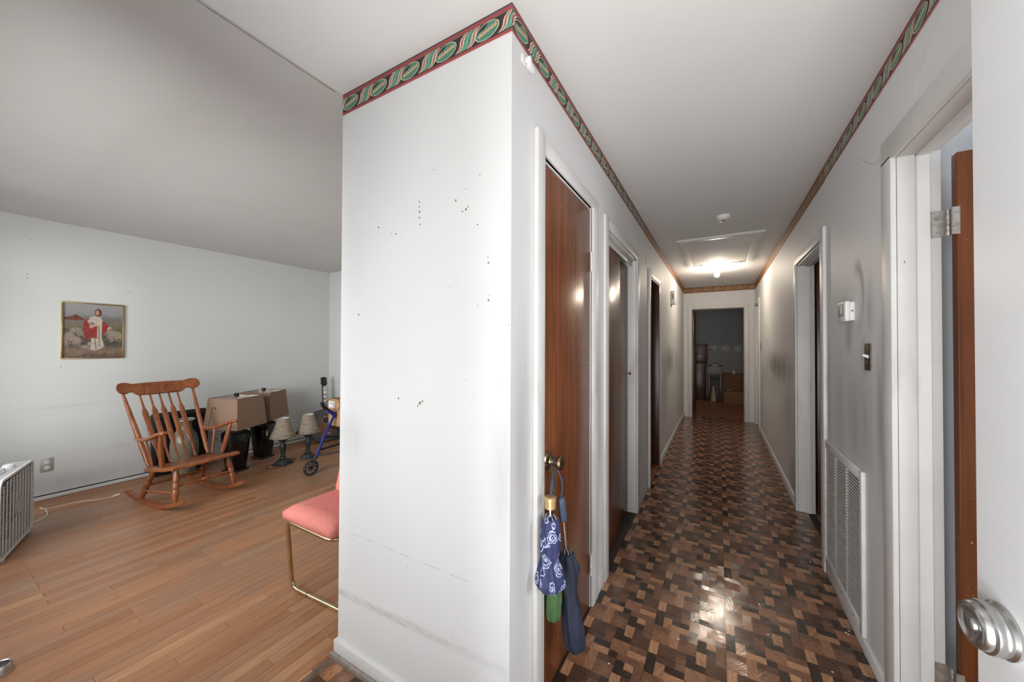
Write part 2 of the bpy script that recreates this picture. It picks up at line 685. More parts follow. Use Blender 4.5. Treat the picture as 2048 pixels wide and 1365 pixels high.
# hall left wall with three openings (closet doors and a passage)
C1 = (1.205, 1.80, 2.045)
C2 = (2.10, 2.98, 2.03)
C3 = (3.62, 4.29, 2.01)
TH = 0.11
wall('wall_hall_left', [
    (XL - TH, XL, PY + 0.1, C1[0], 0, ZC), (XL - TH, XL, C1[0], C1[1], C1[2], ZC),
    (XL - TH, XL, C1[1], C2[0], 0, ZC), (XL - TH, XL, C2[0], C2[1], C2[2], ZC),
    (XL - TH, XL, C2[1], C3[0], 0, ZC), (XL - TH, XL, C3[0], C3[1], C3[2], ZC),
    (XL - TH, XL, C3[1], YF + 0.1, 0, ZC)], WALL, 'white hall wall with the closet doors, smudged grey near its far end')
wall('wall_closet_end', [(PX, XL, PY, PY + 0.1, 0, ZC)], WALL, 'bright white end face of the closet block, with nail holes')
wall('wall_closet_back', [(PX, PX + 0.1, PY + 0.1, LY + 0.1, -0.02, ZC)], WALL_LIV, 'back of the closet block towards the living room')
D1 = (0.95, 1.81, 2.03)
D2 = (2.86, 3.69, 2.00)
D3 = (6.76, 7.44, 2.03)
wall('wall_hall_right', [
    (XR, XR + TH, FY - 0.1, D1[0], 0, ZC), (XR, XR + TH, D1[0], D1[1], D1[2], ZC),
    (XR, XR + TH, D1[1], D2[0], 0, ZC), (XR, XR + TH, D2[0], D2[1], D2[2], ZC),
    (XR, XR + TH, D2[1], D3[0], 0, ZC), (XR, XR + TH, D3[0], D3[1], D3[2], ZC),
    (XR, XR + TH, D3[1], YF + 0.1, 0, ZC)], WALL, 'white hall wall with the return vent and grey hand smudges')
FO = (-0.425, 0.395, 2.025)
wall('wall_hall_far', [
    (XL - 0.02, FO[0], YF, YF + 0.11, 0, ZC), (FO[1], XR + 0.02, YF, YF + 0.11, 0, ZC), (FO[0], FO[1], YF, YF + 0.11, FO[2], ZC)],
    WALL, 'end wall of the hall around the bedroom doorway')
wall('wall_living_left', [(LW - 0.1, LW, FY - 0.1, LY + 0.1, -0.02, 2.46)], WALL_LIV, 'pale grey living room wall behind the rocking chair')
wall('wall_living_far', [(LW, PX, LY, LY + 0.1, -0.02, 2.46)], WALL_LIV, 'far living room wall beside the guitar')
wall('wall_front', [
    (LW, -4.62, FY - 0.14, FY, -0.02, 2.46), (-4.62, -3.78, FY - 0.14, FY, -0.02, 0.6), (-4.62, -3.78, FY - 0.14, FY, 2.1, 2.46), (-3.78, -3.62, FY - 0.14, FY, -0.02, 2.46),  # left opening added for the corner fill lamp
    (-3.62, -1.62, FY - 0.14, FY, -0.02, 0.6), (-3.62, -1.62, FY - 0.14, FY, 2.1, 2.46), (-1.62, -1.10, FY - 0.14, FY, -0.02, 2.46),
    (-1.10, -0.99, FY - 0.14, FY, -0.02, 0.3), (-1.10, -0.99, FY - 0.14, FY, 2.0, 2.46), (-0.99, -0.48, FY - 0.14, FY, -0.02, 2.46),  # narrow slot added to let light onto closet block and ceiling
    (-0.48, 0.47, FY - 0.14, FY, 2.05, 2.46), (0.47, XR, FY - 0.14, FY, 0, 2.46)],
    WALL_LIV, 'front wall with the entrance, a window and added light openings, behind the viewer')

# ceilings
bm = B()
box(bm, PX, XR + 0.11, FY - 0.15, PY, ZC, ZC + 0.06)
box(bm, XL - 0.11, XR + 0.11, PY, YF + 0.12, ZC, ZC + 0.06)
struct(obj('ceiling_hall', bm, CEIL, smooth=False), 'white ceiling of the entry and hall', 'ceiling')
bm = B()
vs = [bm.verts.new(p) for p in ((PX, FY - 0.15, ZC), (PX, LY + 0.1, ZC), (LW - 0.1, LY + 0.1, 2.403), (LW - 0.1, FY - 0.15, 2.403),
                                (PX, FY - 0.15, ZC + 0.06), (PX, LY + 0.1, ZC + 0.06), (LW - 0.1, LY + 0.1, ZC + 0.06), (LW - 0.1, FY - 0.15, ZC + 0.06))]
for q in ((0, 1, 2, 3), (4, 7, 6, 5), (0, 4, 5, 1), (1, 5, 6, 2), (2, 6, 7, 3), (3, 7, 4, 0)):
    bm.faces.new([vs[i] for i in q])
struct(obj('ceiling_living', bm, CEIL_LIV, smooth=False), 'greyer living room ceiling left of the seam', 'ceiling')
bm = B()
tube(bm, [(PX - 0.012, FY + 0.4 + 0.06 * i, ZC - 0.0005) for i in range(9)], 0.0018, 5)
tube(bm, [(PX - 0.012, 0.5 + 0.05 * i, ZC - 0.0008 + 0.0006 * (i % 2)) for i in range(10)], 0.003, 5)
struct(obj('trim_1', bm, plain('seam_caulk', (150, 147, 143), 0.8)), 'thin cracked caulk seam between the two ceilings', 'seam')

# floors ----------------------------------------------------------------
floor = B()
box(floor, PX, XR + 0.12, FY - 0.2, PY, -0.06, -0.004)
box(floor, XL - 0.12, XR + 0.12, PY, YF + 0.02, -0.06, -0.004)
floor = struct(obj('floor', floor, plain('tile_adhesive', (58, 42, 32), 0.7), smooth=False), 'vinyl tile floor of the entry and hall, printed like dark parquet blocks', 'floor')

GRID = ["DBBMTTMM", "DLDDTTLL", "DLLLDMMM", "MMTBBDLM", "TTTMMDDM", "TTTMMLBM", "LBBBDLBB", "LBBMDDBB"]
RECTS = [(0, 0, 1, 3), (1, 0, 2, 1), (3, 0, 1, 1), (4, 0, 2, 2), (6, 0, 1, 1), (7, 0, 1, 1),
         (1, 1, 1, 2), (2, 1, 2, 1), (6, 1, 2, 1), (2, 2, 2, 1), (4, 2, 1, 1), (5, 2, 1, 1), (6, 2, 2, 1),
         (0, 3, 2, 1), (2, 3, 1, 3), (3, 3, 2, 1), (5, 3, 1, 2), (6, 3, 1, 1), (7, 3, 1, 2), (6, 4, 1, 1),
         (0, 4, 2, 2), (3, 4, 2, 2), (5, 5, 1, 2), (6, 5, 1, 2), (7, 5, 1, 1), (7, 6, 1, 2),
         (0, 6, 1, 2), (1, 6, 2, 1), (3, 6, 1, 1), (1, 7, 2, 1), (3, 7, 1, 1), (4, 6, 1, 2), (5, 7, 1, 1), (6, 7, 1, 1)]
TONES = {'D': (62, 47, 39), 'B': (94, 67, 51), 'M': (122, 86, 65), 'T': (152, 108, 80), 'L': (176, 130, 96)}
TW, TL = 0.2968, 0.2880
me = bpy.data.meshes.new('vinyl_tile')
rnd = random.Random(4)
verts, faces, cols, uvs = [], [], [], []
cw, cl = TW / 8, TL / 8
g = 0.0006
for (c, r, ww, hh) in RECTS:
    x0, x1 = c * cw, (c + ww) * cw
    y1, y0 = -r * cl, -(r + hh) * cl
    if c == 0: x0 += g
    if c + ww == 8: x1 -= g
    if r == 0: y1 -= g
    if r + hh == 8: y0 += g
    zz = rnd.choice((0, 0.0001, 0.0002))
    b = len(verts)
    verts += [(x0, y0, zz), (x1, y0, zz), (x1, y1, zz), (x0, y1, zz)]
    faces.append((b, b + 1, b + 2, b + 3))
    col = srgb(*TONES[GRID[r][c]])
    kk = rnd.uniform(0.88, 1.12)
    cols.append([x * kk for x in col[:3]] + [1])
    ang = rnd.choice((0.0, PI / 2, 0.6, PI / 2 - 0.5)) if ww != hh else rnd.choice((0.7, -0.7, PI / 2))
    if hh > ww: ang = rnd.choice((0, 0.3, -0.5))
    if ww > hh: ang = rnd.choice((PI / 2, PI / 2 + 0.35, PI / 2 - 0.6))
    off = rnd.uniform(0, 5)
    ca, sa = math.cos(ang), math.sin(ang)
    uvs.append([(off + ca * vx[0] + sa * vx[1], -sa * vx[0] + ca * vx[1]) for vx in verts[b:b + 4]])
# sides of the tile
b = len(verts)
for (x, y) in ((g, -TL + g), (TW - g, -TL + g), (TW - g, -g), (g, -g)):
    verts += [(x, y, 0.0), (x, y, -0.005)]
for i in range(4):
    j = (i + 1) % 4
    faces.append((b + 2 * i, b + 2 * i + 1, b + 2 * j + 1, b + 2 * j))
    cols.append([0.03, 0.02, 0.015, 1])
    uvs.append([(0, 0)] * 4)
me.from_pydata(verts, [], faces)
ca_ = me.color_attributes.new('tone', 'FLOAT_COLOR', 'CORNER')
ul = me.uv_layers.new(name='uv')
li = 0
for f, c, u in zip(me.polygons, cols, uvs):
    for k, l_ in enumerate(f.loop_indices):
        ca_.data[l_].color = c
        ul.data[l_].uv = u[k]
me.materials.append(TILE)
X0, Y0 = -0.270, 1.957
for i in range(-4, 3):
    for j in range(-22, 9):
        x, y = X0 + i * TW, Y0 - j * TL
        if y - TL > YF or y < FY - 0.1:
            continue
        if x + TW > XR + 0.12 and i > 2:
            continue
        if i < -1 and y > PY + 0.2:
            continue
        if i == -1 and x + TW < XL - 0.1:
            continue
        o = link(bpy.data.objects.new('vinyl_tile', me), floor)
        o.location = (x, y, 0)

fl2 = B()
box(fl2, LW, PX, FY - 0.2, LY + 0.02, -0.06, -0.016)
fl2 = struct(obj('floor_living', fl2, plain('subfloor', (48, 34, 26), 0.8), smooth=False), 'oak strip floor of the living room, worn and scratched', 'floor')
PWD = 0.0572
rnd = random.Random(11)
pl_mesh = {}


def plank_mesh(L):
    if L not in pl_mesh:
        bm = B()
        g = 0.0005
        x0, x1, y0, y1 = g, PWD - g, g, L - g
        b_ = 0.0009
        top = [bm.verts.new(p) for p in ((x0 + b_, y0 + b_, 0), (x1 - b_, y0 + b_, 0), (x1 - b_, y1 - b_, 0), (x0 + b_, y1 - b_, 0))]
        mid = [bm.verts.new(p) for p in ((x0, y0, -b_), (x1, y0, -b_), (x1, y1, -b_), (x0, y1, -b_))]
        bot = [bm.verts.new(p) for p in ((x0, y0, -0.008), (x1, y0, -0.008), (x1, y1, -0.008), (x0, y1, -0.008))]
        bm.faces.new(top)
        for i in range(4):
            j = (i + 1) % 4
            bm.faces.new((top[i], mid[i], mid[j], top[j]))
            bm.faces.new((mid[i], bot[i], bot[j], mid[j]))
        m_ = bpy.data.meshes.new('oak_strip')
        bmesh.ops.recalc_face_normals(bm, faces=bm.faces[:])
        bm.to_mesh(m_)
        bm.free()
        m_.materials.append(PLANK)
        pl_mesh[L] = m_
    return pl_mesh[L]


npl = 0
x = PX - 0.02 - PWD
while x > LW - PWD:
    y = FY
    first = True
    while y < LY - 0.01:
        L = rnd.choice((0.4, 0.6, 0.8, 1.0, 1.2, 1.4))
        if first:
            L = rnd.choice((0.3, 0.5, 0.7, 0.9, 1.1))
            first = False
        rest = round(LY - y, 2)
        if L > rest - 0.25:
            L = rest
        o = link(bpy.data.objects.new('oak_strip', plank_mesh(round(L, 2))), fl2)
        o.location = (x, y, -0.01)
        npl += 1
        y += L
    x -= PWD
print('planks', npl)

bm = B()
prism(bm, [(-0.022, -0.012), (0.022, -0.012), (0.022, 0.0015), (0.008, 0.004), (-0.008, 0.004), (-0.022, -0.004)], -(PY - FY),
      (PX + 0.002, FY, 0), (1, 0, 0), (0, 0, 1))
struct(obj('trim_2', bm, STRIPMETAL), 'worn metal threshold strip between vinyl and oak floor', 'threshold')

# baseboards ------------------------------------------------------------


def baseboard(name, x0, x1, y0, y1, h, label):
    bm = B()
    box(bm, x0, x1, y0, y1, 0, h, 0.004, 2)
    return struct(obj(name, bm, TRIM), label, 'baseboard')


baseboard('baseboard_hall_left', XL - 0.005, XL + 0.013, C3[1] + 0.075, YF, 0.085, 'white baseboard at the far left of the hall')
baseboard('baseboard_hall_left_near', XL - 0.005, XL + 0.012, 1.905, 2.02, 0.09, 'short white baseboard between the two closet doors')
baseboard('baseboard_hall_right', XR - 0.013, XR + 0.005, D1[1] + 0.09, D2[0] - 0.085, 0.055, 'white baseboard under the return vent')
baseboard('baseboard_hall_right_far', XR - 0.013, XR + 0.005, D2[1] + 0.06, D3[0] - 0.07, 0.085, 'white baseboard between the two right hand doorways')
baseboard('baseboard_closet_end', PX - 0.012, XL, PY - 0.014, PY + 0.01, 0.066, 'white baseboard at the foot of the closet block')
bm = B()
prism(bm, [(0, 0), (0.0, 0.012), (-0.006, 0.018), (-0.014, 0.012), (-0.02, 0)], XL - PX + 0.02, (PX - 0.02, PY - 0.012, 0), (0, 1, 0), (0, 0, 1))
struct(obj('trim_3', bm, plain('worn_brown_shoe', (112, 96, 82), 0.4, 0, 0.35, 40)), 'worn brown shoe moulding below the closet block baseboard', 'moulding')
bm = B()
box(bm, LW - 0.01, LW + 0.010, FY, LY, -0.004, 0.026, 0.003)
struct(obj('baseboard_living', bm, TRIM), 'narrow white base strip along the living room wall', 'baseboard')
bm = B()
box(bm, LW - 0.01, LW + 0.0015, FY, LY, 0.026, 0.036)
struct(obj('trim_10', bm, DARKVOID, smooth=False), 'thin dark gap above the living room base strip', 'gap')

# ------------------------------------------------------------------ wallpaper border
BORD = dict(bg=(46, 38, 38), red=(158, 66, 74), dkg=(44, 62, 54), grn=(74, 132, 110), crm=(214, 190, 170), crm2=(222, 206, 190), leaf=(196, 162, 122), str=(158, 72, 74), lgrn=(126, 176, 152))
BULB_TINT = dict(bg=(96, 62, 40), red=(128, 84, 52), dkg=(84, 54, 36), grn=(134, 98, 62), crm=(178, 142, 104), crm2=(170, 134, 96), leaf=(158, 118, 78), str=(120, 78, 50), lgrn=(150, 116, 80))  # border colours with the hall bulb's warm tint painted in
KEYS = ['bg', 'red', 'dkg', 'grn', 'crm', 'crm2', 'leaf', 'str', 'lgrn']
M_B = [plain('border_' + k, BORD[k], 0.6, 0, 0.08, 90) for k in KEYS]
M_W = [plain('border_bulb_tint_' + k, BULB_TINT[k], 0.6, 0, 0.08, 90) for k in KEYS]


def clip_u(poly, lo, hi):
    for lim, sgn in ((lo, 1), (hi, -1)):
        out = []
        for i in range(len(poly)):
            a, b_ = poly[i - 1], poly[i]
            ia, ib = sgn * (a[0] - lim) >= 0, sgn * (b_[0] - lim) >= 0
            if ia != ib:
                t = (lim - a[0]) / (b_[0] - a[0])
                out.append((lim, a[1] + t * (b_[1] - a[1])))
            if ib:
                out.append(b_)
        poly = out
        if len(poly) < 3:
            return None
    return poly


P_REP = 0.1775


def unit_polys():
    """one repeat of the printed border, u in metres along, v 0..1 across; (layer, colour key, polygon)"""
    L = []
    vb0, vb1 = 0.175, 0.765

    def vv(t):
        return vb0 + (vb1 - vb0) * t
    # medallion: tilted ellipse
    c = P_REP / 2

    def ell(rx, ry, n=20, dx=0, dv=0):
        return [(c + dx + rx * math.cos(a) + 0.010 * math.sin(a), vv(0.5 + dv) + ry * (vb1 - vb0) * math.sin(a)) for a in [2 * PI * k / n for k in range(n)]]
    L.append((2, 'crm2', ell(0.048, 0.51)))
    L.append((3, 'grn', ell(0.045, 0.475)))
    cres = [p for p in ell(0.044, 0.46) if p[0] < c + 0.012 and p[1] > vv(0.42)]
    if len(cres) > 3:
        inner = [(c - 0.022, vv(0.55)), (c - 0.012, vv(0.72)), (c + 0.004, vv(0.82))]
        L.append((4, 'bg', cres + inner[::-1] if cres[0][0] > cres[-1][0] else cres + inner))
    # leaf spray
    for k in range(6):
        t = -0.034 + 0.0125 * k
        u0 = c + t
        v0 = 0.36 + 0.052 * k
        L.append((5, 'leaf', [(u0 - 0.004, vv(v0)), (u0 + 0.004, vv(v0 - 0.13)), (u0 + 0.014, vv(v0 - 0.02)), (u0 + 0.010, vv(v0 + 0.05)), (u0 + 0.008, vv(v0 + 0.20)), (u0 + 0.001, vv(v0 + 0.06))]))
    # twisted ribbon between medallions: sheared bands
    sh = 0.040
    x = -0.045
    for key, wd in (('crm', 0.0065), ('str', 0.0065), ('crm', 0.0065), ('grn', 0.010), ('lgrn', 0.006), ('grn', 0.014), ('crm', 0.0065), ('str', 0.0065), ('crm', 0.0065)):
        n = 5
        lo, hi = [], []
        for k in range(n + 1):
            t = k / n
            s = sh * t + 0.010 * math.sin(2 * PI * (t - 0.5)) * -0.6
            lo.append((x + s, vv(t)))
            hi.append((x + wd + s, vv(t)))
        L.append((6, key, lo + hi[::-1]))
        x += wd
    return L


UNIT = unit_polys()


def border(name, org, U, length, h, N, off, mats, label):
    """printed paper strip; org = lower start corner, U along, +Z up, N out of the wall"""
    o, U, N = Vector(org), Vector(U), Vector(N)
    bm = B()

    def poly(p, layer, key):
        f = bm.faces.new([bm.verts.new(o + U * a + Vector((0, 0, 1)) * (b_ * h) + N * (0.0004 + 0.00012 * layer)) for a, b_ in p])
        f.material_index = KEYS.index(key)

    def strip(v0, v1, layer, key):
        poly([(0, v0), (length, v0), (length, v1), (0, v1)], layer, key)
    strip(0, 1, 0, 'bg')
    strip(0.0, 0.022, 1, 'crm')
    strip(0.022, 0.135, 1, 'red')
    strip(0.135, 0.16, 1, 'dkg')
    strip(0.79, 0.805, 1, 'leaf')
    strip(0.825, 0.945, 1, 'red')
    strip(0.945, 1.0, 1, 'dkg')
    k = -1
    while (k * P_REP + off) < length + P_REP:
        for layer, key, p in UNIT:
            q = clip_u([(a + k * P_REP + off, b_) for a, b_ in p], 0, length)
            if q:
                poly(q, layer, key)
        k += 1
    # paper edge thickness
    return struct(obj(name, bm, mats, smooth=False), label, 'wallpaper border')


BH = 0.095
zb = ZC - BH
border('trim_4', (PX, PY, zb), (1, 0, 0), XL - PX, BH, (0, -1, 0), -1.377 - PX - P_REP / 2, M_B,
       'green and red ribbon wallpaper border across the closet end face')
SPLIT = 3.3
border('trim_5', (XL, PY, zb), (0, 1, 0), SPLIT - PY, BH, (1, 0, 0), 0.06 - P_REP / 2, M_B,
       'ribbon wallpaper border above the closet doors, red and green')
border('trim_6', (XL, SPLIT, zb - 0.003), (0, 1, 0), YF - SPLIT, BH + 0.003, (1, 0, 0), 0.03, M_W,
       'far end of the wallpaper border on the left hall wall, bulb tint in its brown colour')
border('trim_7', (XL, YF, zb - 0.01), (1, 0, 0), XR - XL, BH + 0.01, (0, -1, 0), 0.0, M_W, 'rope patterned wallpaper border on the hall end wall, bulb tint in its brown colour')
border('trim_8', (XR, 2.8, zb), (0, -1, 0), 2.8 - FY, BH, (-1, 0, 0), 0.02, M_B, 'dark ribbon wallpaper border near the front door')
border('trim_9', (XR, YF, zb - 0.006), (0, -1, 0), YF - 2.8, BH + 0.006, (-1, 0, 0), 0.02, M_W, 'far end of the wallpaper border on the right hall wall, bulb tint in its brown colour')

# ------------------------------------------------------------------ doors, casings


def part_box(name, parent, mat, *a, bev=0.003, seg=2):
    bm = B()
    box(bm, *a, bev, seg)
    return obj(name, bm, mat, parent)


def hinge(parent, org, U, h=0.09, wd=0.035, mat=PAINTMETAL, N=(0, 0, 0)):
    """butt hinge leaf with a knuckle barrel"""
    bm = B()
    o, U, N = Vector(org), Vector(U), Vector(N)
    prism(bm, [(0, -h / 2), (wd, -h / 2), (wd, h / 2), (0, h / 2)], 0.003, o + N * 0.0, U, (0, 0, 1))
    for k in range(3):
        z0 = -h / 2 + k * h / 3
        tube(bm, [o + N * 0.006 + Vector((0, 0, z0 + 0.001)), o + N * 0.006 + Vector((0, 0, z0 + h / 3 - 0.001))], 0.006, 8)
    return obj('hinge', bm, mat, parent)


# door_1: brown closet door, nearest
d = struct(thing('door_1', 'brown varnished closet door with brass knob, nearest on the left of the hall', 'door', (XL, C1[0], 0)))
leaf = part_box('door_leaf', d, DOOR_BROWN, -0.035, -0.002, 0.008, C1[1] - C1[0] - 0.006, 0.01, C1[2] - 0.008)
part_box('jamb', d, TRIM, -TH + 0.02, 0.0, -0.02, 0.004, 0, C1[2] + 0.005)
part_box('jamb', d, TRIM, -TH + 0.02, 0.0, C1[1] - C1[0] - 0.002, C1[1] - C1[0] + 0.02, 0, C1[2] + 0.005)
part_box('head_jamb', d, TRIM, -TH + 0.02, 0.0, 0, C1[1] - C1[0], C1[2] - 0.004, C1[2] + 0.02)
part_box('casing', d, TRIM, 0, 0.019, -0.068, -0.004, 0, C1[2] + 0.075, bev=0.004)
part_box('casing', d, TRIM, 0, 0.014, C1[1] - C1[0] + 0.006, C1[1] - C1[0] + 0.10, 0, C1[2] + 0.01, bev=0.004)
part_box('head_casing', d, TRIM, 0, 0.012, -0.004, C1[1] - C1[0] + 0.10, C1[2] + 0.008, C1[2] + 0.068, bev=0.004)
for z in (1.77, 0.22):
    hinge(d, (0.001, C1[1] - C1[0] - 0.012, z), (0, 1, 0), 0.10, 0.03, PAINTMETAL, (1, 0, 0))
bm = B()
lathe(bm, [(0.012, 0), (0.036, 0.001), (0.037, 0.004), (0.031, 0.009), (0.024, 0.010), (0.016, 0.014), (0.0125, 0.022), (0.0125, 0.034), (0.019, 0.040), (0.026, 0.046), (0.028, 0.053), (0.026, 0.060), (0.018, 0.063), (0.012, 0.062), (0.004, 0.063)],
      28, (-0.002, 0.062, 0.895), (1, 0, 0))
obj('knob', bm, BRASS, d)
part_box('latch_plate', d, PLASTIC, -0.003, 0.0015, 0.001, 0.016, 0.868, 0.925, bev=0.001)

# door_2: brown sliding closet doors set back in the reveal
d = struct(thing('door_2', 'pair of brown sliding closet doors with a bright lamp reflection', 'door', (XL, C2[0], 0)))
W2 = C2[1] - C2[0]
p = part_box('sliding_panel', d, DOOR_BROWN, -0.062, -0.034, 0.0, W2 * 0.55, 0.012, C2[2] - 0.05)
bm = B(); lathe(bm, [(0.004, 0), (0.004, 0.012), (0.011, 0.016), (0.012, 0.022), (0.006, 0.025)], 12, (-0.034, 0.10, 1.075), (1, 0, 0)); obj('pull', bm, BRASS, p)
p = part_box('sliding_panel', d, DOOR_BROWN, -0.095, -0.066, W2 * 0.50, W2, 0.012, C2[2] - 0.05)
bm = B(); lathe(bm, [(0.004, 0), (0.004, 0.03), (0.011, 0.034), (0.012, 0.04), (0.006, 0.043)], 12, (-0.066, W2 - 0.09, 1.12), (1, 0, 0)); obj('pull', bm, BRASS, p)
part_box('head_jamb', d, TRIM, -TH, 0.0, 0, W2, C2[2] - 0.012, C2[2] + 0.02)
part_box('track_fascia', d, TRIM, -0.034, -0.026, 0, W2, C2[2] - 0.055, C2[2] - 0.012)
part_box('jamb', d, TRIM, -TH, 0.0, -0.02, 0.002, 0, C2[2])
part_box('jamb', d, TRIM, -TH, 0.0, W2 - 0.004, W2 + 0.02, 0, C2[2])
part_box('casing', d, TRIM, 0, 0.017, -0.075, -0.004, 0, C2[2] + 0.065, bev=0.004)
part_box('casing', d, TRIM, 0, 0.014, W2, W2 + 0.10, 0, C2[2] + 0.01, bev=0.004)
part_box('head_casing', d, TRIM, 0, 0.012, -0.004, W2 + 0.10, C2[2], C2[2] + 0.062, bev=0.004)

# door_3: dark doorway further on the left, its door standing open inwards
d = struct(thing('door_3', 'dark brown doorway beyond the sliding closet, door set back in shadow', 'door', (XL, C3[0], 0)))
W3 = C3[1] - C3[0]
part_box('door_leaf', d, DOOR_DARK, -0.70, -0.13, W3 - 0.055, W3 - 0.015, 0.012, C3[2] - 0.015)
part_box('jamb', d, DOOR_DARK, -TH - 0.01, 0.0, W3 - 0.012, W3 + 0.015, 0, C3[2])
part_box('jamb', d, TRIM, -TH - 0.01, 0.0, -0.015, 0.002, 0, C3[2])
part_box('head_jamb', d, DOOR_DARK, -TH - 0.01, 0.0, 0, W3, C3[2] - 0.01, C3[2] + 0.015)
part_box('casing', d, TRIM, 0, 0.016, -0.065, -0.004, 0, C3[2] + 0.06, bev=0.004)
part_box('casing', d, TRIM, 0, 0.005, W3 + 0.004, W3 + 0.06, 0, C3[2] + 0.01, bev=0.002)
part_box('head_casing', d, TRIM, 0, 0.006, -0.004, W3 + 0.06, C3[2] + 0.004, C3[2] + 0.058, bev=0.002)
part_box('threshold', d, WOODBRN, -TH - 0.01, 0.0, 0.0, W3, -0.002, 0.012, bev=0.004)

# door_4: doorway on the right next to the vent
d = struct(thing('door_4', 'white cased doorway beyond the thermostat, dark inside', 'door', (XR, D2[0], 0)))
W4 = D2[1] - D2[0]
part_box('jamb', d, TRIM, 0, TH, W4 - 0.003, W4 + 0.02, 0, D2[2])
part_box('jamb', d, TRIM, 0, TH, -0.02, 0.003, 0, D2[2])
part_box('head_jamb', d, TRIM, 0, TH, 0, W4, D2[2] - 0.008, D2[2] + 0.02)
part_box('door_stop', d, TRIM, 0.052, 0.085, W4 - 0.014, W4 - 0.003, 0, D2[2] - 0.008)
part_box('door_stop', d, TRIM, 0.052, 0.085, 0, W4, D2[2] - 0.02, D2[2] - 0.008)
part_box('casing', d, TRIM, -0.016, 0, W4 - 0.002, W4 + 0.06, 0, D2[2] + 0.01, bev=0.004)
part_box('casing', d, TRIM, -0.018, 0, -0.085, -0.004, 0, D2[2] + 0.06, bev=0.004)
part_box('head_casing', d, TRIM, -0.012, 0, -0.004, W4 + 0.06, D2[2] + 0.004, D2[2] + 0.06, bev=0.004)
bm = B(); lathe(bm, [(0.001, 0), (0.011, 0.0005), (0.012, 0.002), (0.008, 0.004)], 14, (0.062, W4 - 0.003, 0.99), (0, -1, 0)); obj('strike_plate', bm, NICKEL, d)
part_box('door_leaf', d, DOOR_DARK, TH + 0.01, TH + 0.72, W4 - 0.02, W4 + 0.016, 0.012, D2[2] - 0.01)

# door_5: big opening right by the entrance, brown door swung into the side room
d = struct(thing('door_5', 'white cased doorway nearest on the right with a brown door swung inside', 'door', (XR, D1[0], 0)))
W5 = D1[1] - D1[0]
part_box('jamb', d, TRIM, 0, TH, W5 - 0.003, W5 + 0.02, 0, D1[2])
part_box('jamb', d, TRIM, 0, TH, -0.02, 0.003, 0, D1[2])
part_box('head_jamb', d, TRIM, 0, TH, 0, W5, D1[2] - 0.006, D1[2] + 0.02)
part_box('door_stop', d, TRIM, 0.046, 0.080, W5 - 0.015, W5 - 0.003, 0, D1[2] - 0.006)
part_box('door_stop', d, TRIM, 0.046, 0.080, 0, W5, D1[2] - 0.018, D1[2] - 0.006)
part_box('casing', d, TRIM, -0.017, 0, W5 - 0.002, W5 + 0.085, 0, D1[2] + 0.01, bev=0.004)
part_box('casing', d, TRIM, -0.017, 0, -0.085, -0.006, 0, D1[2] + 0.01, bev=0.004)
part_box('head_casing', d, TRIM, -0.017, 0, -0.085, W5 + 0.085, D1[2] - 0.004, D1[2] + 0.085, bev=0.004)
lf = part_box('door_leaf', d, DOOR_BROWN, TH + 0.024, TH + 0.78, W5 - 0.034, W5 + 0.002, 0.015, D1[2] - 0.035, bev=0.004)
for z in (1.765, 0.21):
    bm = B()
    hh = 0.092
    prism(bm, [(0.084, -hh / 2), (0.113, -hh / 2), (0.113, hh / 2), (0.084, hh / 2)], 0.0025, (0, W5 - 0.0031, z), (1, 0, 0), (0, 0, 1), bev=0)
    for k in range(5):
        z0 = z - hh / 2 + k * hh / 5
        tube(bm, [(TH + 0.012, W5 - 0.010, z0 + 0.0008), (TH + 0.012, W5 - 0.010, z0 + hh / 5 - 0.0008)], 0.0065, 10)
    for dz in (-0.03, 0.0, 0.03):
        lathe(bm, [(0.001, 0), (0.004, 0.0003), (0.003, 0.0018)], 10, (0.098 + 0.006 * (dz == 0), W5 - 0.0056, z + dz), (0, -1, 0))
    prism(bm, [(TH + 0.012, -hh / 2), (TH + 0.03, -hh / 2), (TH + 0.03, hh / 2), (TH + 0.012, hh / 2)], 0.002, (0, W5 - 0.034, z), (1, 0, 0), (0, 0, 1))
    obj('hinge', bm, WORNMETAL, d)

# door_6: far right side door ; door_7: bedroom doorway at the end
d = struct(thing('door_6', 'white door with narrow casing at the far right end of the hall', 'door', (XR, D3[0], 0)))
W6 = D3[1] - D3[0]
part_box('door_leaf', d, TRIM, 0.05, 0.085, 0.004, W6 - 0.004, 0.012, D3[2] - 0.01)
part_box('jamb', d, TRIM, 0, TH, W6 - 0.003, W6 + 0.02, 0, D3[2])
part_box('jamb', d, TRIM, 0, TH, -0.02, 0.003, 0, D3[2])
part_box('head_jamb', d, TRIM, 0, TH, 0, W6, D3[2] - 0.006, D3[2] + 0.02)
part_box('casing', d, TRIM, -0.016, 0, W6 + 0.004, W6 + 0.06, 0, D3[2] + 0.01)
part_box('casing', d, TRIM, -0.018, 0, -0.065, -0.004, 0, D3[2] + 0.065)
part_box('head_casing', d, TRIM, -0.012, 0, -0.004, W6 + 0.06, D3[2] + 0.004, D3[2] + 0.065)

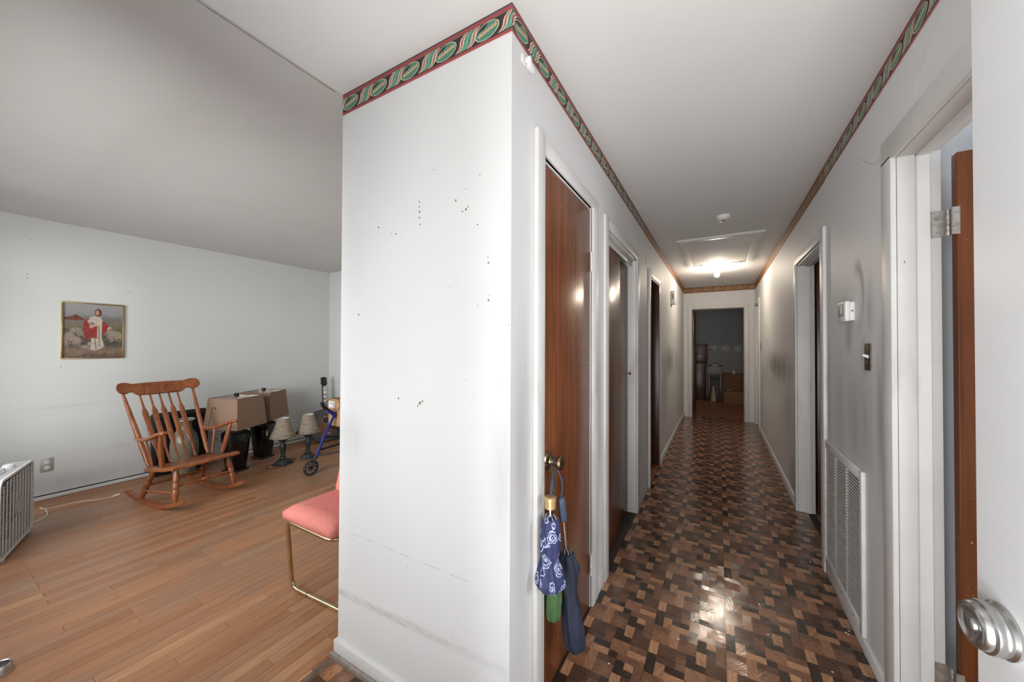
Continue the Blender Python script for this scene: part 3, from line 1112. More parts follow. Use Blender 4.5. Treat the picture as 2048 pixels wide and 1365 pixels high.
d = struct(thing('door_7', 'white cased bedroom doorway at the end of the hall', 'door', (0, YF, 0)))
part_box('jamb', d, TRIM, FO[0] - 0.02, FO[0] + 0.003, 0, 0.11, 0, FO[2])
part_box('jamb', d, TRIM, FO[1] - 0.003, FO[1] + 0.02, 0, 0.11, 0, FO[2])
part_box('head_jamb', d, TRIM, FO[0], FO[1], 0, 0.11, FO[2] - 0.006, FO[2] + 0.02)
part_box('casing', d, TRIM, FO[0] - 0.075, FO[0] - 0.005, -0.017, 0, 0, FO[2] + 0.07, bev=0.004)
part_box('casing', d, TRIM, FO[1] + 0.005, FO[1] + 0.075, -0.017, 0, 0, FO[2] + 0.07, bev=0.004)
part_box('head_casing', d, TRIM, FO[0] - 0.005, FO[1] + 0.005, -0.015, 0, FO[2] + 0.005, FO[2] + 0.07, bev=0.004)
part_box('door_leaf', d, DOOR_DARK, FO[0] - 0.012, FO[0] + 0.024, 0.125, 0.88, 0.012, FO[2] - 0.015)
for z in (1.75, 0.2):
    hinge(d, (FO[0] + 0.003, 0.075, z), (0, 1, 0), 0.09, 0.03, BRASS, (1, 0, 0))

# front door, swung open at the right edge of the view
AF = math.radians(6.6)
d = thing('door_8', 'white front door standing open at the very edge, with a silver knob', 'door', (0.452, -0.05, 0), AF)
struct(d)
part_box('door_leaf', d, DOOR_WHITE, 0.0, 0.044, 0, 0.905, 0.01, 2.035, bev=0.002)
bm = B()
KP = [(0.03, 0), (0.0335, 0.001), (0.034, 0.006), (0.031, 0.012), (0.0315, 0.016), (0.0325, 0.019), (0.0318, 0.022), (0.0315, 0.026), (0.0325, 0.031), (0.0318, 0.036), (0.029, 0.040),
      (0.0285, 0.046), (0.0265, 0.052), (0.0235, 0.055), (0.0215, 0.055), (0.0185, 0.051), (0.0135, 0.049), (0.0095, 0.0495), (0.0085, 0.055), (0.006, 0.0572), (0.001, 0.0575)]
lathe(bm, [(r * 1.08, z * 0.62) for r, z in KP], 40, (0, 0.905 - 0.047, 0.932), (-1, 0, 0))
obj('knob', bm, NICKEL, d)

# ------------------------------------------------------------------ enclosures of the neighbouring rooms
def room(nm, x0, x1, y0, y1, mat, wins=()):
    t = 0.08
    segs = {'back': (x0 - t, x1 + t, y1, y1 + t, -0.02, 2.5), 'front': (x0 - t, x1 + t, y0 - t, y0, -0.02, 2.5)}
    return segs, t


wall('wall_side_room_back', [(XR + TH, 3.2, 2.02, 2.10, 0, 2.5)], WALL_SIDE, 'blue grey wall of the side room behind the brown door')
wall('wall_side_room_right', [(3.2, 3.28, FY - 0.14, 2.1, 0, 2.5)], WALL_SIDE, 'right wall of the side room')
wall('wall_side_room_front', [(XR, 3.28, FY - 0.22, FY - 0.14, 0, 2.5)], WALL_SIDE, 'front wall of the side room')
bm = B(); box(bm, XR + 0.11, 3.28, FY - 0.2, 2.1, 2.44, 2.5); struct(obj('ceiling_side_room', bm, CEIL, smooth=False), 'ceiling of the side room', 'ceiling')
bm = B(); box(bm, XR + 0.11, 3.28, FY - 0.2, 2.1, -0.06, 0.0); struct(obj('floor_side_room', bm, PLANK, smooth=False), 'wood floor of the side room', 'floor')
wall('wall_bath_room', [(XR + TH, 2.2, 2.5, 2.58, 0, 2.5), (2.2, 2.28, 2.5, 5.0, 0, 2.5), (XR + TH, 2.28, 5.0, 5.08, 0, 2.5)], WALL_SIDE, 'walls of the dark room beyond the right doorway')
bm = B(); box(bm, XR + 0.11, 2.28, 2.5, 5.08, 2.44, 2.5); struct(obj('ceiling_bath_room', bm, CEIL, smooth=False), 'ceiling of the dark room on the right', 'ceiling')
bm = B(); box(bm, XR + 0.11, 2.28, 2.5, 5.08, -0.06, -0.001); struct(obj('floor_bath_room', bm, plain('tan_floor', (150, 130, 112), 0.5), smooth=False), 'tan floor seen through the right doorway', 'floor')
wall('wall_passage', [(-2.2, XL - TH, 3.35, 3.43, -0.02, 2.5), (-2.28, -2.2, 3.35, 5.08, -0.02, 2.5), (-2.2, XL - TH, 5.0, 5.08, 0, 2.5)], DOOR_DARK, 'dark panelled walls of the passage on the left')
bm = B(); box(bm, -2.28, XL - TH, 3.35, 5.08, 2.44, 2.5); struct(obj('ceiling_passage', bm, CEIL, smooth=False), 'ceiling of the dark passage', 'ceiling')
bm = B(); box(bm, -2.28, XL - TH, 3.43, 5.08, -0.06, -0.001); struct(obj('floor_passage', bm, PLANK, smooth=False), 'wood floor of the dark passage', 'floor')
wall('wall_closets', [(PX + 0.1, XL - TH, C1[1] + 0.1, C1[1] + 0.18, 0, ZC)], WALL_LIV, 'partition between the closets')
BY = 10.9
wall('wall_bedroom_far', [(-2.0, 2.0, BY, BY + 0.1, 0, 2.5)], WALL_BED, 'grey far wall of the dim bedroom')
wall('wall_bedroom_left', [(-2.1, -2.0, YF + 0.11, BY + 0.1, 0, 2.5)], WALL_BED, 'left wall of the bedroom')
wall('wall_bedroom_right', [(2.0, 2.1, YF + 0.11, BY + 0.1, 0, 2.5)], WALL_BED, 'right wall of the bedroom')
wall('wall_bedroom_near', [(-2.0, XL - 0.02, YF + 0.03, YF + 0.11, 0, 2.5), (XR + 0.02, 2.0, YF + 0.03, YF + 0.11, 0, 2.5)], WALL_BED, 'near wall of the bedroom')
bm = B(); box(bm, -2.1, 2.1, YF + 0.10, BY + 0.1, 2.44, 2.5); struct(obj('ceiling_bedroom', bm, CEIL, smooth=False), 'ceiling of the bedroom', 'ceiling')
bm = B(); box(bm, -2.1, 2.1, YF + 0.02, BY + 0.1, -0.06, 0.0); struct(obj('floor_bedroom', bm, wood('bedroom_oak', (120, 74, 46), (160, 104, 66), 0.35, (30, 2, 1)), smooth=False), 'brown wood floor of the bedroom', 'floor')

# ------------------------------------------------------------------ hall fixtures
# ceiling hatch
h = thing('attic_hatch', 'white attic hatch with raised trim in the hall ceiling', 'hatch', (0.006, 4.8, ZC))
part_box('hatch_panel', h, CEIL, -0.29, 0.29, -0.62, 0.68, -0.003, 0.004, bev=0.001)
part_box('hatch_trim', h, TRIM, -0.385, 0.385, -0.71, -0.645, -0.022, 0.0, bev=0.003)
part_box('hatch_trim', h, CEIL, -0.365, -0.305, -0.645, 0.70, -0.014, 0.0, bev=0.003)
part_box('hatch_trim', h, CEIL, 0.305, 0.375, -0.645, 0.70, -0.014, 0.0, bev=0.003)
part_box('hatch_trim', h, CEIL, -0.365, 0.375, 0.685, 0.73, -0.005, 0.0, bev=0.001)
for x in (-0.22, 0.24):
    part_box('hatch_clip', h, DARKMETAL, x, x + 0.03, 0.675, 0.69, -0.009, -0.004, bev=0.001)

s = thing('smoke_detector', 'round white smoke detector on the ceiling before the hatch', 'smoke detector', (0.042, 3.50, ZC))
bm = B(); lathe(bm, [(0.052, 0), (0.052, -0.022), (0.046, -0.028)], 28); obj('housing', bm, PLASTIC, s)
bm = B(); lathe(bm, [(0.040, -0.0281), (0.038, -0.040), (0.024, -0.042), (0.004, -0.040)], 24); obj('cover', bm, plain('yellowed_plastic', (206, 194, 176), 0.45), s)
bm = B(); box(bm, -0.008, 0.008, -0.034, -0.018, -0.0445, -0.040, 0.001); obj('test_button', bm, BRASS, s)

s = thing('ceiling_bulb_holder', 'bare white bulb glowing in a porcelain holder at the hall end', 'lamp', (-0.013, 5.79, ZC))
bm = B(); lathe(bm, [(0.052, 0), (0.053, -0.008), (0.045, -0.020), (0.024, -0.028), (0.022, -0.048), (0.012, -0.049)], 24); obj('porcelain_base', bm, PLASTIC, s)
bm = B(); lathe(bm, [(0.012, -0.046), (0.014, -0.055), (0.022, -0.068), (0.031, -0.084), (0.0335, -0.098), (0.030, -0.113), (0.020, -0.125), (0.006, -0.130)], 20)
obj('bulb', bm, mat_emit('glowing_bulb', (1.0, 0.86, 0.70, 1), BULB_STRENGTH), s)

s = thing('door_chime', 'small white slotted chime box high on the left hall wall', 'chime', (XL, 5.37, 1.92))
part_box('housing', s, PLASTIC, 0, 0.05, 0, 0.2, 0, 0.18, bev=0.004)
for k in range(3):
    part_box('slot', s, BLACKMATT, 0.016, 0.036, -0.0015, 0.002, 0.115 - 0.024 * k, 0.129 - 0.024 * k, bev=0)

s = thing('thermostat', 'white thermostat with a grey display window on the right hall wall', 'thermostat', (XR, 2.27, 1.46))
part_box('back_plate', s, PLASTIC, -0.016, 0, 0.004, 0.112, 0.004, 0.092, bev=0.002)
c_ = part_box('cover', s, PLASTIC, -0.036, -0.017, -0.002, 0.118, 0.0, 0.097, bev=0.005)
part_box('bezel', s, plain('grey_bezel', (168, 164, 158), 0.5), -0.0375, -0.035, 0.012, 0.106, 0.026, 0.088, bev=0.001)
part_box('display', s, plain('lcd', (206, 206, 202), 0.2), -0.0385, -0.037, 0.045, 0.085, 0.038, 0.078, bev=0.0005)
bm = B(); lathe(bm, [(0.004, 0), (0.004, 0.002), (0.002, 0.003)], 8, (-0.009, 0.004, 0.05), (0, -1, 0)); obj('side_screw', bm, DARKMETAL, s)

s = thing('light_switch', 'tarnished metal switch plate with a white toggle below the thermostat', 'light switch', (XR, 2.10, 1.295))
part_box('plate', s, DARKMETAL, -0.004, 0, -0.036, 0.036, -0.058, 0.058, bev=0.002)
bm = B(); prism(bm, [(0, -0.006), (-0.018, 0.004), (-0.018, 0.012), (0, 0.008)], 0.010, (-0.004, -0.005, 0), (1, 0, 0), (0, 0, 1)); obj('toggle', bm, PLASTIC, s)
for z in (-0.03, 0.03):
    bm = B(); lathe(bm, [(0.0005, 0), (0.0035, 0.0003), (0.002, 0.0014)], 8, (-0.004, 0, z), (-1, 0, 0)); obj('screw', bm, BRASS, s)
s = thing('wall_switch', 'tiny switch plate by the last door on the right hall wall', 'light switch', (XR, 6.58, 1.33))
part_box('plate', s, DARKMETAL, -0.004, 0, -0.036, 0.036, -0.058, 0.058, bev=0.002)
part_box('toggle', s, PLASTIC, -0.014, -0.004, -0.005, 0.005, -0.002, 0.01, bev=0.001)

# return-air vent
V0, V1, VZ0, VZ1 = 2.14, 2.79, 0.06, 0.785
s = thing('return_air_vent', 'large grey white louvred return vent low on the right hall wall', 'vent', (XR, V0, VZ0))
VW, VH = V1 - V0, VZ1 - VZ0
part_box('backing', s, DARKVOID, -0.0015, 0, 0.02, VW - 0.02, 0.03, VH - 0.03, bev=0)
part_box('frame', s, VENTPAINT, -0.016, 0, 0, 0.034, 0, VH, bev=0.004)
part_box('frame', s, VENTPAINT, -0.016, 0, VW - 0.034, VW, 0, VH, bev=0.004)
part_box('frame', s, VENTPAINT, -0.015, 0, 0.034, VW - 0.034, 0, 0.052, bev=0.004)
part_box('frame', s, VENTPAINT, -0.015, 0, 0.034, VW - 0.034, VH - 0.04, VH, bev=0.004)
for yy in (VW * 0.36, VW * 0.66):
    part_box('mullion', s, VENTPAINT, -0.0125, 0, yy - 0.006, yy + 0.006, 0.052, VH - 0.04, bev=0.001)
bm = B()
prism(bm, [(-0.0015, -0.003), (-0.0125, 0.000), (-0.0128, 0.0088), (-0.0112, 0.0088), (-0.0110, 0.0016), (-0.0015, -0.0012)], -(VW - 0.068), (0, 0.034, 0), (1, 0, 0), (0, 0, 1))
o0 = obj('louver', bm, VENTPAINT, s, smooth=False)
NL = 42
for k in range(NL):
    o = o0 if k == 0 else link(o0.copy(), s)
    o.location = (0, 0, 0.054 + (VH - 0.104) * k / (NL - 1))
for yy, zz in ((VW - 0.05, 0.026), (0.30, 0.024), (0.12, 0.026)):
    bm = B(); lathe(bm, [(0.0005, 0), (0.005, 0.0004), (0.003, 0.002)], 10, (-0.015, yy, zz), (-1, 0, 0)); obj('screw', bm, DARKMETAL, s)

# small torn hook beside the border on the hall corner
s = thing('wall_hook', 'small broken white plastic hook under the border near the corner', 'hook', (XL, 1.04, 2.29))
part_box('hook_plate', s, PLASTIC, 0, 0.006, 0.0, 0.03, 0.0, 0.028, bev=0.002)
part_box('hook_arm', s, PLASTIC, 0.0, 0.018, 0.035, 0.075, 0.004, 0.022, bev=0.003)
part_box('hook_arm', s, PLASTIC, 0.004, 0.022, 0.026, 0.04, 0.012, 0.032, bev=0.002)

# nail holes on the closet end face and living wall (uncountable specks)
bm = B()
rnd = random.Random(2)
C0 = Vector((0, 0, 1.34))


def ray(px, py):
    return (px - 1024) / 714.85 * CX + (682.5 - py) / 714.85 * CY + FW


def on_y(px, py, y):
    d_ = ray(px, py)
    return C0 + d_ * (y / d_.y)


def on_x(px, py, x):
    d_ = ray(px, py)
    return C0 + d_ * (x / d_.x)


def on_z(px, py, z):
    d_ = ray(px, py)
    return C0 + d_ * ((z - 1.34) / d_.z)


HOLES = [(839, 404, 2), (838, 414, 2), (839, 424, 2.5), (839, 436, 2), (840, 449, 2), (757, 455, 2.5), (792, 468, 2.5), (726, 470, 1.5), (783, 467, 1.5), (911, 401, 2.5), (932, 379, 1.5),
         (932, 419, 3), (925, 423, 2), (936, 414, 2), (955, 449, 2), (977, 526, 2.5), (976, 515, 1.5), (977, 601, 3), (979, 590, 1.5), (717, 630, 2.5), (955, 612, 1.5), (797, 797, 3), (840, 807, 5), (836, 812, 3),
         (845, 803, 3), (900, 575, 1.3), (868, 340, 1.5), (960, 350, 1.3), (780, 560, 1.2), (930, 760, 1.5), (1018, 650, 1.5), (760, 900, 1.4), (815, 1135, 1.8), (905, 1280, 2), (945, 1345, 2), (820, 1310, 2)]
for px, py, r in HOLES:
    c_ = on_y(px, py, PY - 0.0006)
    rr = r * 0.85 / 714.85 * c_.length * 0.62
    bm.faces.new([bm.verts.new(c_ + Vector((rr * rnd.uniform(0.6, 1.2) * math.cos(a), 0, rr * rnd.uniform(0.6, 1.3) * math.sin(a)))) for a in [2 * PI * k / 8 for k in range(8)]])
for px, py in ((122, 734), (251, 730), (54, 549), (55, 556), (160, 565), (260, 585), (345, 620), (470, 600), (420, 690), (60, 480)):
    c_ = on_x(px, py, LW + 0.0006)
    rr = 0.006
    bm.faces.new([bm.verts.new(c_ + Vector((0, rr * rnd.uniform(0.5, 1.0) * math.cos(a), rr * rnd.uniform(0.4, 0.8) * math.sin(a)))) for a in [2 * PI * k / 7 for k in range(7)]])
o = obj('nail_holes', bm, plain('nail_hole_dark', (112, 108, 104), 0.9), smooth=False)
tag(o, 'scattered dark nail holes and specks in the white plaster walls', 'nail holes', kind='stuff')

# hairline cracks in the plaster of the right wall and the entry ceiling
for pts_, nm in (([(1722, 318), (1738, 328), (1752, 326), (1762, 314), (1768, 306), (1786, 312)], 'a'), ([(1875, 38), (1866, 62), (1855, 100), (1843, 135), (1833, 160), (1828, 190)], 'b'), ([(1795, 262), (1820, 238)], 'c')):
    bm = B()
    tube(bm, smooth_path([on_x(a, b_, XR - 0.0003) for a, b_ in pts_], 4), 0.0011, 5)
    o = obj('plaster_crack', bm, plain('crack_grey', (182, 179, 176), 0.9))
    tag(o, {'a': 'hairline crack running from the corner of the nearest right doorway casing', 'b': 'long hairline crack high on the right wall above the doorway', 'c': 'short hairline crack just above the nearest right door casing'}[nm], 'crack')

# paint chips on the hall floor
bm = B()
for px, py in ((1499, 998), (1621, 1124), (1692, 1266), (1698, 1263), (1665, 1345), (1697, 1270), (1357, 1279), (1218, 1328), (1536, 1270), (1430, 1035)):
    c_ = on_z(px, py, 0.0015)
    r = 0.004
    box(bm, c_.x - r, c_.x + r, c_.y - r * 0.6, c_.y + r * 0.6, 0.0005, 0.003, 0.001)
o = obj('paint_chips', bm, PLASTIC)
tag(o, 'tiny white paint chips scattered on the hall floor', 'debris', kind='stuff')

# ------------------------------------------------------------------ umbrellas on the closet knob
KX, KY, KZ = XL + 0.028, C1[0] + 0.062, 0.895


def cloth(prof, seg, amp, n, tw, seed):
    rr = random.Random(seed)
    ph = rr.uniform(0, 6)
    return lambda a, z: 1 + amp * math.sin(n * (a + tw * z) + ph) + 0.4 * amp * math.sin((n + 3) * a - 9 * z)


u = thing('umbrella', 'folding umbrella with blue and white floral cloth and a gold cap handle', 'umbrella', (XL + 0.062, 1.152, 0.813))
bm = B(); lathe(bm, [(0.004, 0), (0.017, -0.0005), (0.0205, -0.004), (0.0205, -0.016), (0.019, -0.018), (0.019, -0.040), (0.017, -0.042), (0.004, -0.042)], 24); obj('handle', bm, GOLDPLASTIC, u)
bm = B(); tube(bm, [(0, 0, -0.042), (0, 0, -0.10)], 0.004, 8)
for k in range(8):
    a = 2 * PI * k / 8
    tube(bm, [(0.012 * math.cos(a), 0.012 * math.sin(a), -0.06), (0.024 * math.cos(a), 0.024 * math.sin(a), -0.075), (0.026 * math.cos(a), 0.026 * math.sin(a), -0.10)], 0.0013, 5)
obj('ribs', bm, STEEL, u)
pr = [(0.012, -0.072), (0.026, -0.076), (0.030, -0.10), (0.033, -0.14), (0.033, -0.19), (0.027, -0.212), (0.029, -0.225), (0.040, -0.25), (0.050, -0.285), (0.049, -0.300), (0.036, -0.318), (0.018, -0.325)]
bm = B(); lathe(bm, pr, 40, fold=cloth(pr, 40, 0.10, 7, 4, 3)); obj('canopy', bm, FLORAL, u)
bm = B()
tube(bm, smooth_path([(0.0, 0.0, 0.0), (-0.01, 0.035, 0.05), (KX - XL - 0.062 - 0.004, KY - 1.152 + 0.014, KZ - 0.813 - 0.002), (KX - XL - 0.062, KY - 1.152, KZ - 0.813 + 0.0155), (KX - XL - 0.062 + 0.002, KY - 1.152 - 0.014, KZ - 0.813), (-0.004, 0.03, 0.05), (0.003, 0.004, 0.0)], 5), 0.0022, 6)
obj('wrist_strap', bm, plain('dark_strap', (70, 78, 96), 0.7), u)

u = thing('umbrella', 'navy umbrella hanging at the back with a slate blue handle and bare shaft', 'umbrella', (XL + 0.058, 1.262, 0.770))
LEAN = Vector((0.05, 0.03, -0.6)).normalized()
bm = B()
# flattened handle
hb = []
for k, (hw, z) in enumerate(((0.012, 0.0), (0.0185, -0.006), (0.0195, -0.02), (0.0195, -0.075), (0.018, -0.088), (0.010, -0.091))):
    ring = []
    for q in range(14):
        a = 2 * PI * q / 14
        ring.append(bm.verts.new(LEAN * (-z) + Vector((0.013 * (hw / 0.0195) * math.sin(a), hw * math.cos(a), 0))))
    hb.append(ring)
for A, C in zip(hb, hb[1:]):
    for q in range(14):
        bm.faces.new((A[q], A[(q + 1) % 14], C[(q + 1) % 14], C[q]))
bm.faces.new(hb[0]); bm.faces.new(hb[-1])
obj('handle', bm, SLATEPLASTIC, u)
bm = B()
tube(bm, [LEAN * 0.088, LEAN * 0.24], 0.004, 8)
tube(bm, [LEAN * 0.088 + Vector((0, 0.008, 0)), LEAN * 0.22 + Vector((0, 0.010, 0))], 0.0014, 6)
for k in range(8):
    a = 2 * PI * k / 8
    tube(bm, [LEAN * 0.19 + Vector((0.016 * math.cos(a), 0.016 * math.sin(a), 0)), LEAN * 0.235 + Vector((0.022 * math.cos(a), 0.022 * math.sin(a), 0))], 0.0014, 5)
obj('shaft', bm, STEEL, u)
pr = [(0.010, 0.205), (0.026, 0.21), (0.032, 0.24), (0.036, 0.27), (0.033, 0.30), (0.027, 0.34), (0.026, 0.37), (0.034, 0.42), (0.039, 0.48), (0.038, 0.53), (0.030, 0.565), (0.016, 0.578), (0.006, 0.588)]
bm = B(); lathe(bm, pr, 40, (0, 0, 0), LEAN, fold=cloth(pr, 40, 0.12, 5, 3, 8)); obj('canopy', bm, NAVY, u)
bm = B()
prism(bm, [(0, 0), (0.035, -0.012), (0.045, -0.035), (0.03, -0.05), (0.005, -0.035)], 0.004, LEAN * 0.26 + Vector((0.012, 0.02, 0)), (0.3, 0.95, 0), (0, 0, 1))
obj('closing_flap', bm, NAVY, u)
bm = B()
ox, oy, oz = KX - XL - 0.058, KY - 1.262, KZ - 0.770
tube(bm, smooth_path([(0, 0.004, 0.0), (-0.004, 0.012, 0.05), (ox - 0.002, oy + 0.0135, oz), (ox + 0.004, oy, oz + 0.0155), (ox + 0.006, oy - 0.0135, oz), (0.002, -0.0, 0.06), (0.001, -0.004, 0.0)], 5), 0.003, 6)
obj('wrist_strap', bm, plain('blue_strap', (62, 74, 100), 0.7), u)

u = thing('umbrella', 'green rolled umbrella hanging behind the floral one', 'umbrella', (XL + 0.037, 1.238, 0.695))
pr = [(0.006, 0.0), (0.012, -0.02), (0.014, -0.14), (0.022, -0.19), (0.027, -0.24), (0.030, -0.30), (0.029, -0.345), (0.024, -0.365), (0.021, -0.37), (0.006, -0.372)]
bm = B(); lathe(bm, pr, 40, fold=cloth(pr, 40, 0.10, 6, 14, 5)); obj('canopy', bm, GREENCLOTH, u)
bm = B(); tube(bm, smooth_path([(0, 0, -0.005), (-0.005, 0.02, 0.08), (KX - XL - 0.037 - 0.009, KY - 1.238 + 0.0135, KZ - 0.695), (KX - XL - 0.037 - 0.009, KY - 1.238, KZ - 0.695 + 0.0155), (KX - XL - 0.037 - 0.009, KY - 1.238 - 0.0135, KZ - 0.695), (0, 0.01, 0.08), (0.001, 0.002, -0.005)], 5), 0.002, 6)
obj('wrist_strap', bm, plain('green_strap', (60, 80, 60), 0.7), u)

# ------------------------------------------------------------------ rocking chair
FL = -0.01
rc = thing('rocking_chair', 'reddish brown wooden rocking chair with arrow spindles by the living room wall', 'rocking chair', (-4.07, 1.31, FL), math.radians(8))


def turned(name, a, b, prof, parent=rc, mat=WOODBRN, seg=12):
    a, b = Vector(a), Vector(b)
    L = (b - a).length
    bm = B()
    lathe(bm, [(r, t * L) for r, t in prof], seg, a, b - a)
    return obj(name, bm, mat, parent)


LEG = [(0.011, 0), (0.017, 0.05), (0.022, 0.22), (0.023, 0.34), (0.018, 0.38), (0.022, 0.40), (0.0225, 0.55), (0.018, 0.58), (0.022, 0.60), (0.021, 0.75), (0.015, 0.92), (0.012, 1.0)]
STI = [(0.011, 0), (0.017, 0.08), (0.019, 0.3), (0.016, 0.36), (0.019, 0.40), (0.0155, 0.75), (0.011, 0.95), (0.010, 1.0)]
# seat: slab with a rolled front edge, dished
bm = B()
S0, S1 = Vector((-0.135, 0, 0.300)), Vector((0.325, 0, 0.372))
cr = []
for t, dz, th in ((0, 0.0, 0.030), (0.05, 0.008, 0.034), (0.3, -0.004, 0.032), (0.7, -0.002, 0.032), (0.88, 0.006, 0.034), (0.97, 0.004, 0.034), (1.0, -0.008, 0.018)):
    p = S0.lerp(S1, t)
    cr.append((p.x, p.z + dz, p.z + dz - th))
ys = [-0.245, -0.235, -0.16, 0, 0.16, 0.235, 0.245]
top, bot = [], []
for (x, zt, zb_) in cr:
    wsc = 0.93 + 0.07 * (x - S0.x) / (S1.x - S0.x)
    top.append([bm.verts.new((x, y * wsc, zt - (0.006 if abs(y) > 0.24 else 0) - (0.006 if abs(y) < 0.2 else 0))) for y in ys])
    bot.append([bm.verts.new((x, y * wsc, zb_ + (0.006 if abs(y) > 0.24 else 0))) for y in ys])
for i in range(len(cr) - 1):
    for j in range(len(ys) - 1):
        bm.faces.new((top[i][j], top[i][j + 1], top[i + 1][j + 1], top[i + 1][j]))
        bm.faces.new((bot[i][j], bot[i + 1][j], bot[i + 1][j + 1], bot[i][j + 1]))
    for j in (0, -1):
        bm.faces.new((top[i][j], top[i + 1][j], bot[i + 1][j], bot[i][j]))
for i in (0, -1):
    for j in range(len(ys) - 1):
        bm.faces.new((top[i][j], top[i][j + 1], bot[i][j + 1], bot[i][j]))
obj('seat', bm, WOODBRN, rc, angle=50)
# crest rail (shaped board, slightly curved)
bm = B()
outline = []
half = [(0, 0.058), (0.10, 0.056), (0.16, 0.05), (0.185, 0.046), (0.21, 0.054), (0.25, 0.058), (0.283, 0.045), (0.298, 0.015), (0.298, -0.015), (0.283, -0.040), (0.255, -0.050), (0.232, -0.046), (0.212, -0.032), (0.19, -0.032), (0.175, -0.05), (0.155, -0.062), (0.10, -0.062), (0, -0.060)]
right = half
left = [(-y, z) for y, z in half[::-1]]
outline = right + left[1:-1]
ctr = Vector((-0.455, 0, 0.940))
tl = math.radians(28)
upv = Vector((-math.sin(tl), 0, math.cos(tl)))
nv = Vector((math.cos(tl), 0, math.sin(tl)))
front, back = [], []
for y, z in outline:
    bend = 0.045 * (y / 0.3) ** 2
    p = ctr + Vector((0, y, 0)) + upv * z + nv * bend
    front.append(p + nv * 0.011)
    back.append(p - nv * 0.011)
nh = len(half)
fv = [bm.verts.new(p) for p in front]
bv = [bm.verts.new(p) for p in back]
n = len(outline)
# strip-wise faces (top/bottom matched by symmetric index)
for i in range(n):
    j = (i + 1) % n
    bm.faces.new((fv[i], bv[i], bv[j], fv[j]))
for vsl, flip in ((fv, 0), (bv, 1)):
    f = bm.faces.new(vsl if not flip else vsl[::-1])
bmesh.ops.triangulate(bm, faces=[f for f in bm.faces if len(f.verts) > 4])
bmesh.ops.bevel(bm, geom=[e for e in bm.edges if (e.verts[0] in fv and e.verts[1] in fv or e.verts[0] in bv and e.verts[1] in bv) and e.calc_face_angle(0) > 0.8], offset=0.004, segments=2, affect='EDGES')
obj('crest_rail', bm, WOODBRN, rc)
# stiles, arrow spindles
for s in (-1, 1):
    turned('stile', (-0.095, s * 0.212, 0.318), (-0.43, s * 0.250, 0.905), STI)
for k in range(5):
    y0, y1 = (-0.125 + 0.0625 * k), (-0.135 + 0.0675 * k)
    a, b = Vector((-0.115, y0, 0.312)), Vector((-0.452, y1, 0.895))
    bm = B()
    ax = (b - a)
    side = Vector((0, 1, 0))
    nn = ax.normalized().cross(side)
    rings = []
    for t, w_, d_ in ((0, 0.007, 0.007), (0.06, 0.008, 0.008), (0.22, 0.009, 0.009), (0.30, 0.019, 0.007), (0.36, 0.022, 0.006), (0.52, 0.019, 0.006), (0.66, 0.021, 0.006), (0.74, 0.021, 0.006), (0.80, 0.010, 0.008), (0.86, 0.008, 0.008), (1.0, 0.007, 0.007)):
        c_ = a + ax * t
        rings.append([bm.verts.new(c_ + side * (w_ * math.cos(q * PI / 4)) + nn * (d_ * math.sin(q * PI / 4))) for q in range(8)])
    for A, C in zip(rings, rings[1:]):
        for q in range(8):
            bm.faces.new((A[q], A[(q + 1) % 8], C[(q + 1) % 8], C[q]))
    bm.faces.new(rings[0]); bm.faces.new(rings[-1])
    obj('spindle', bm, WOODBRN, rc)
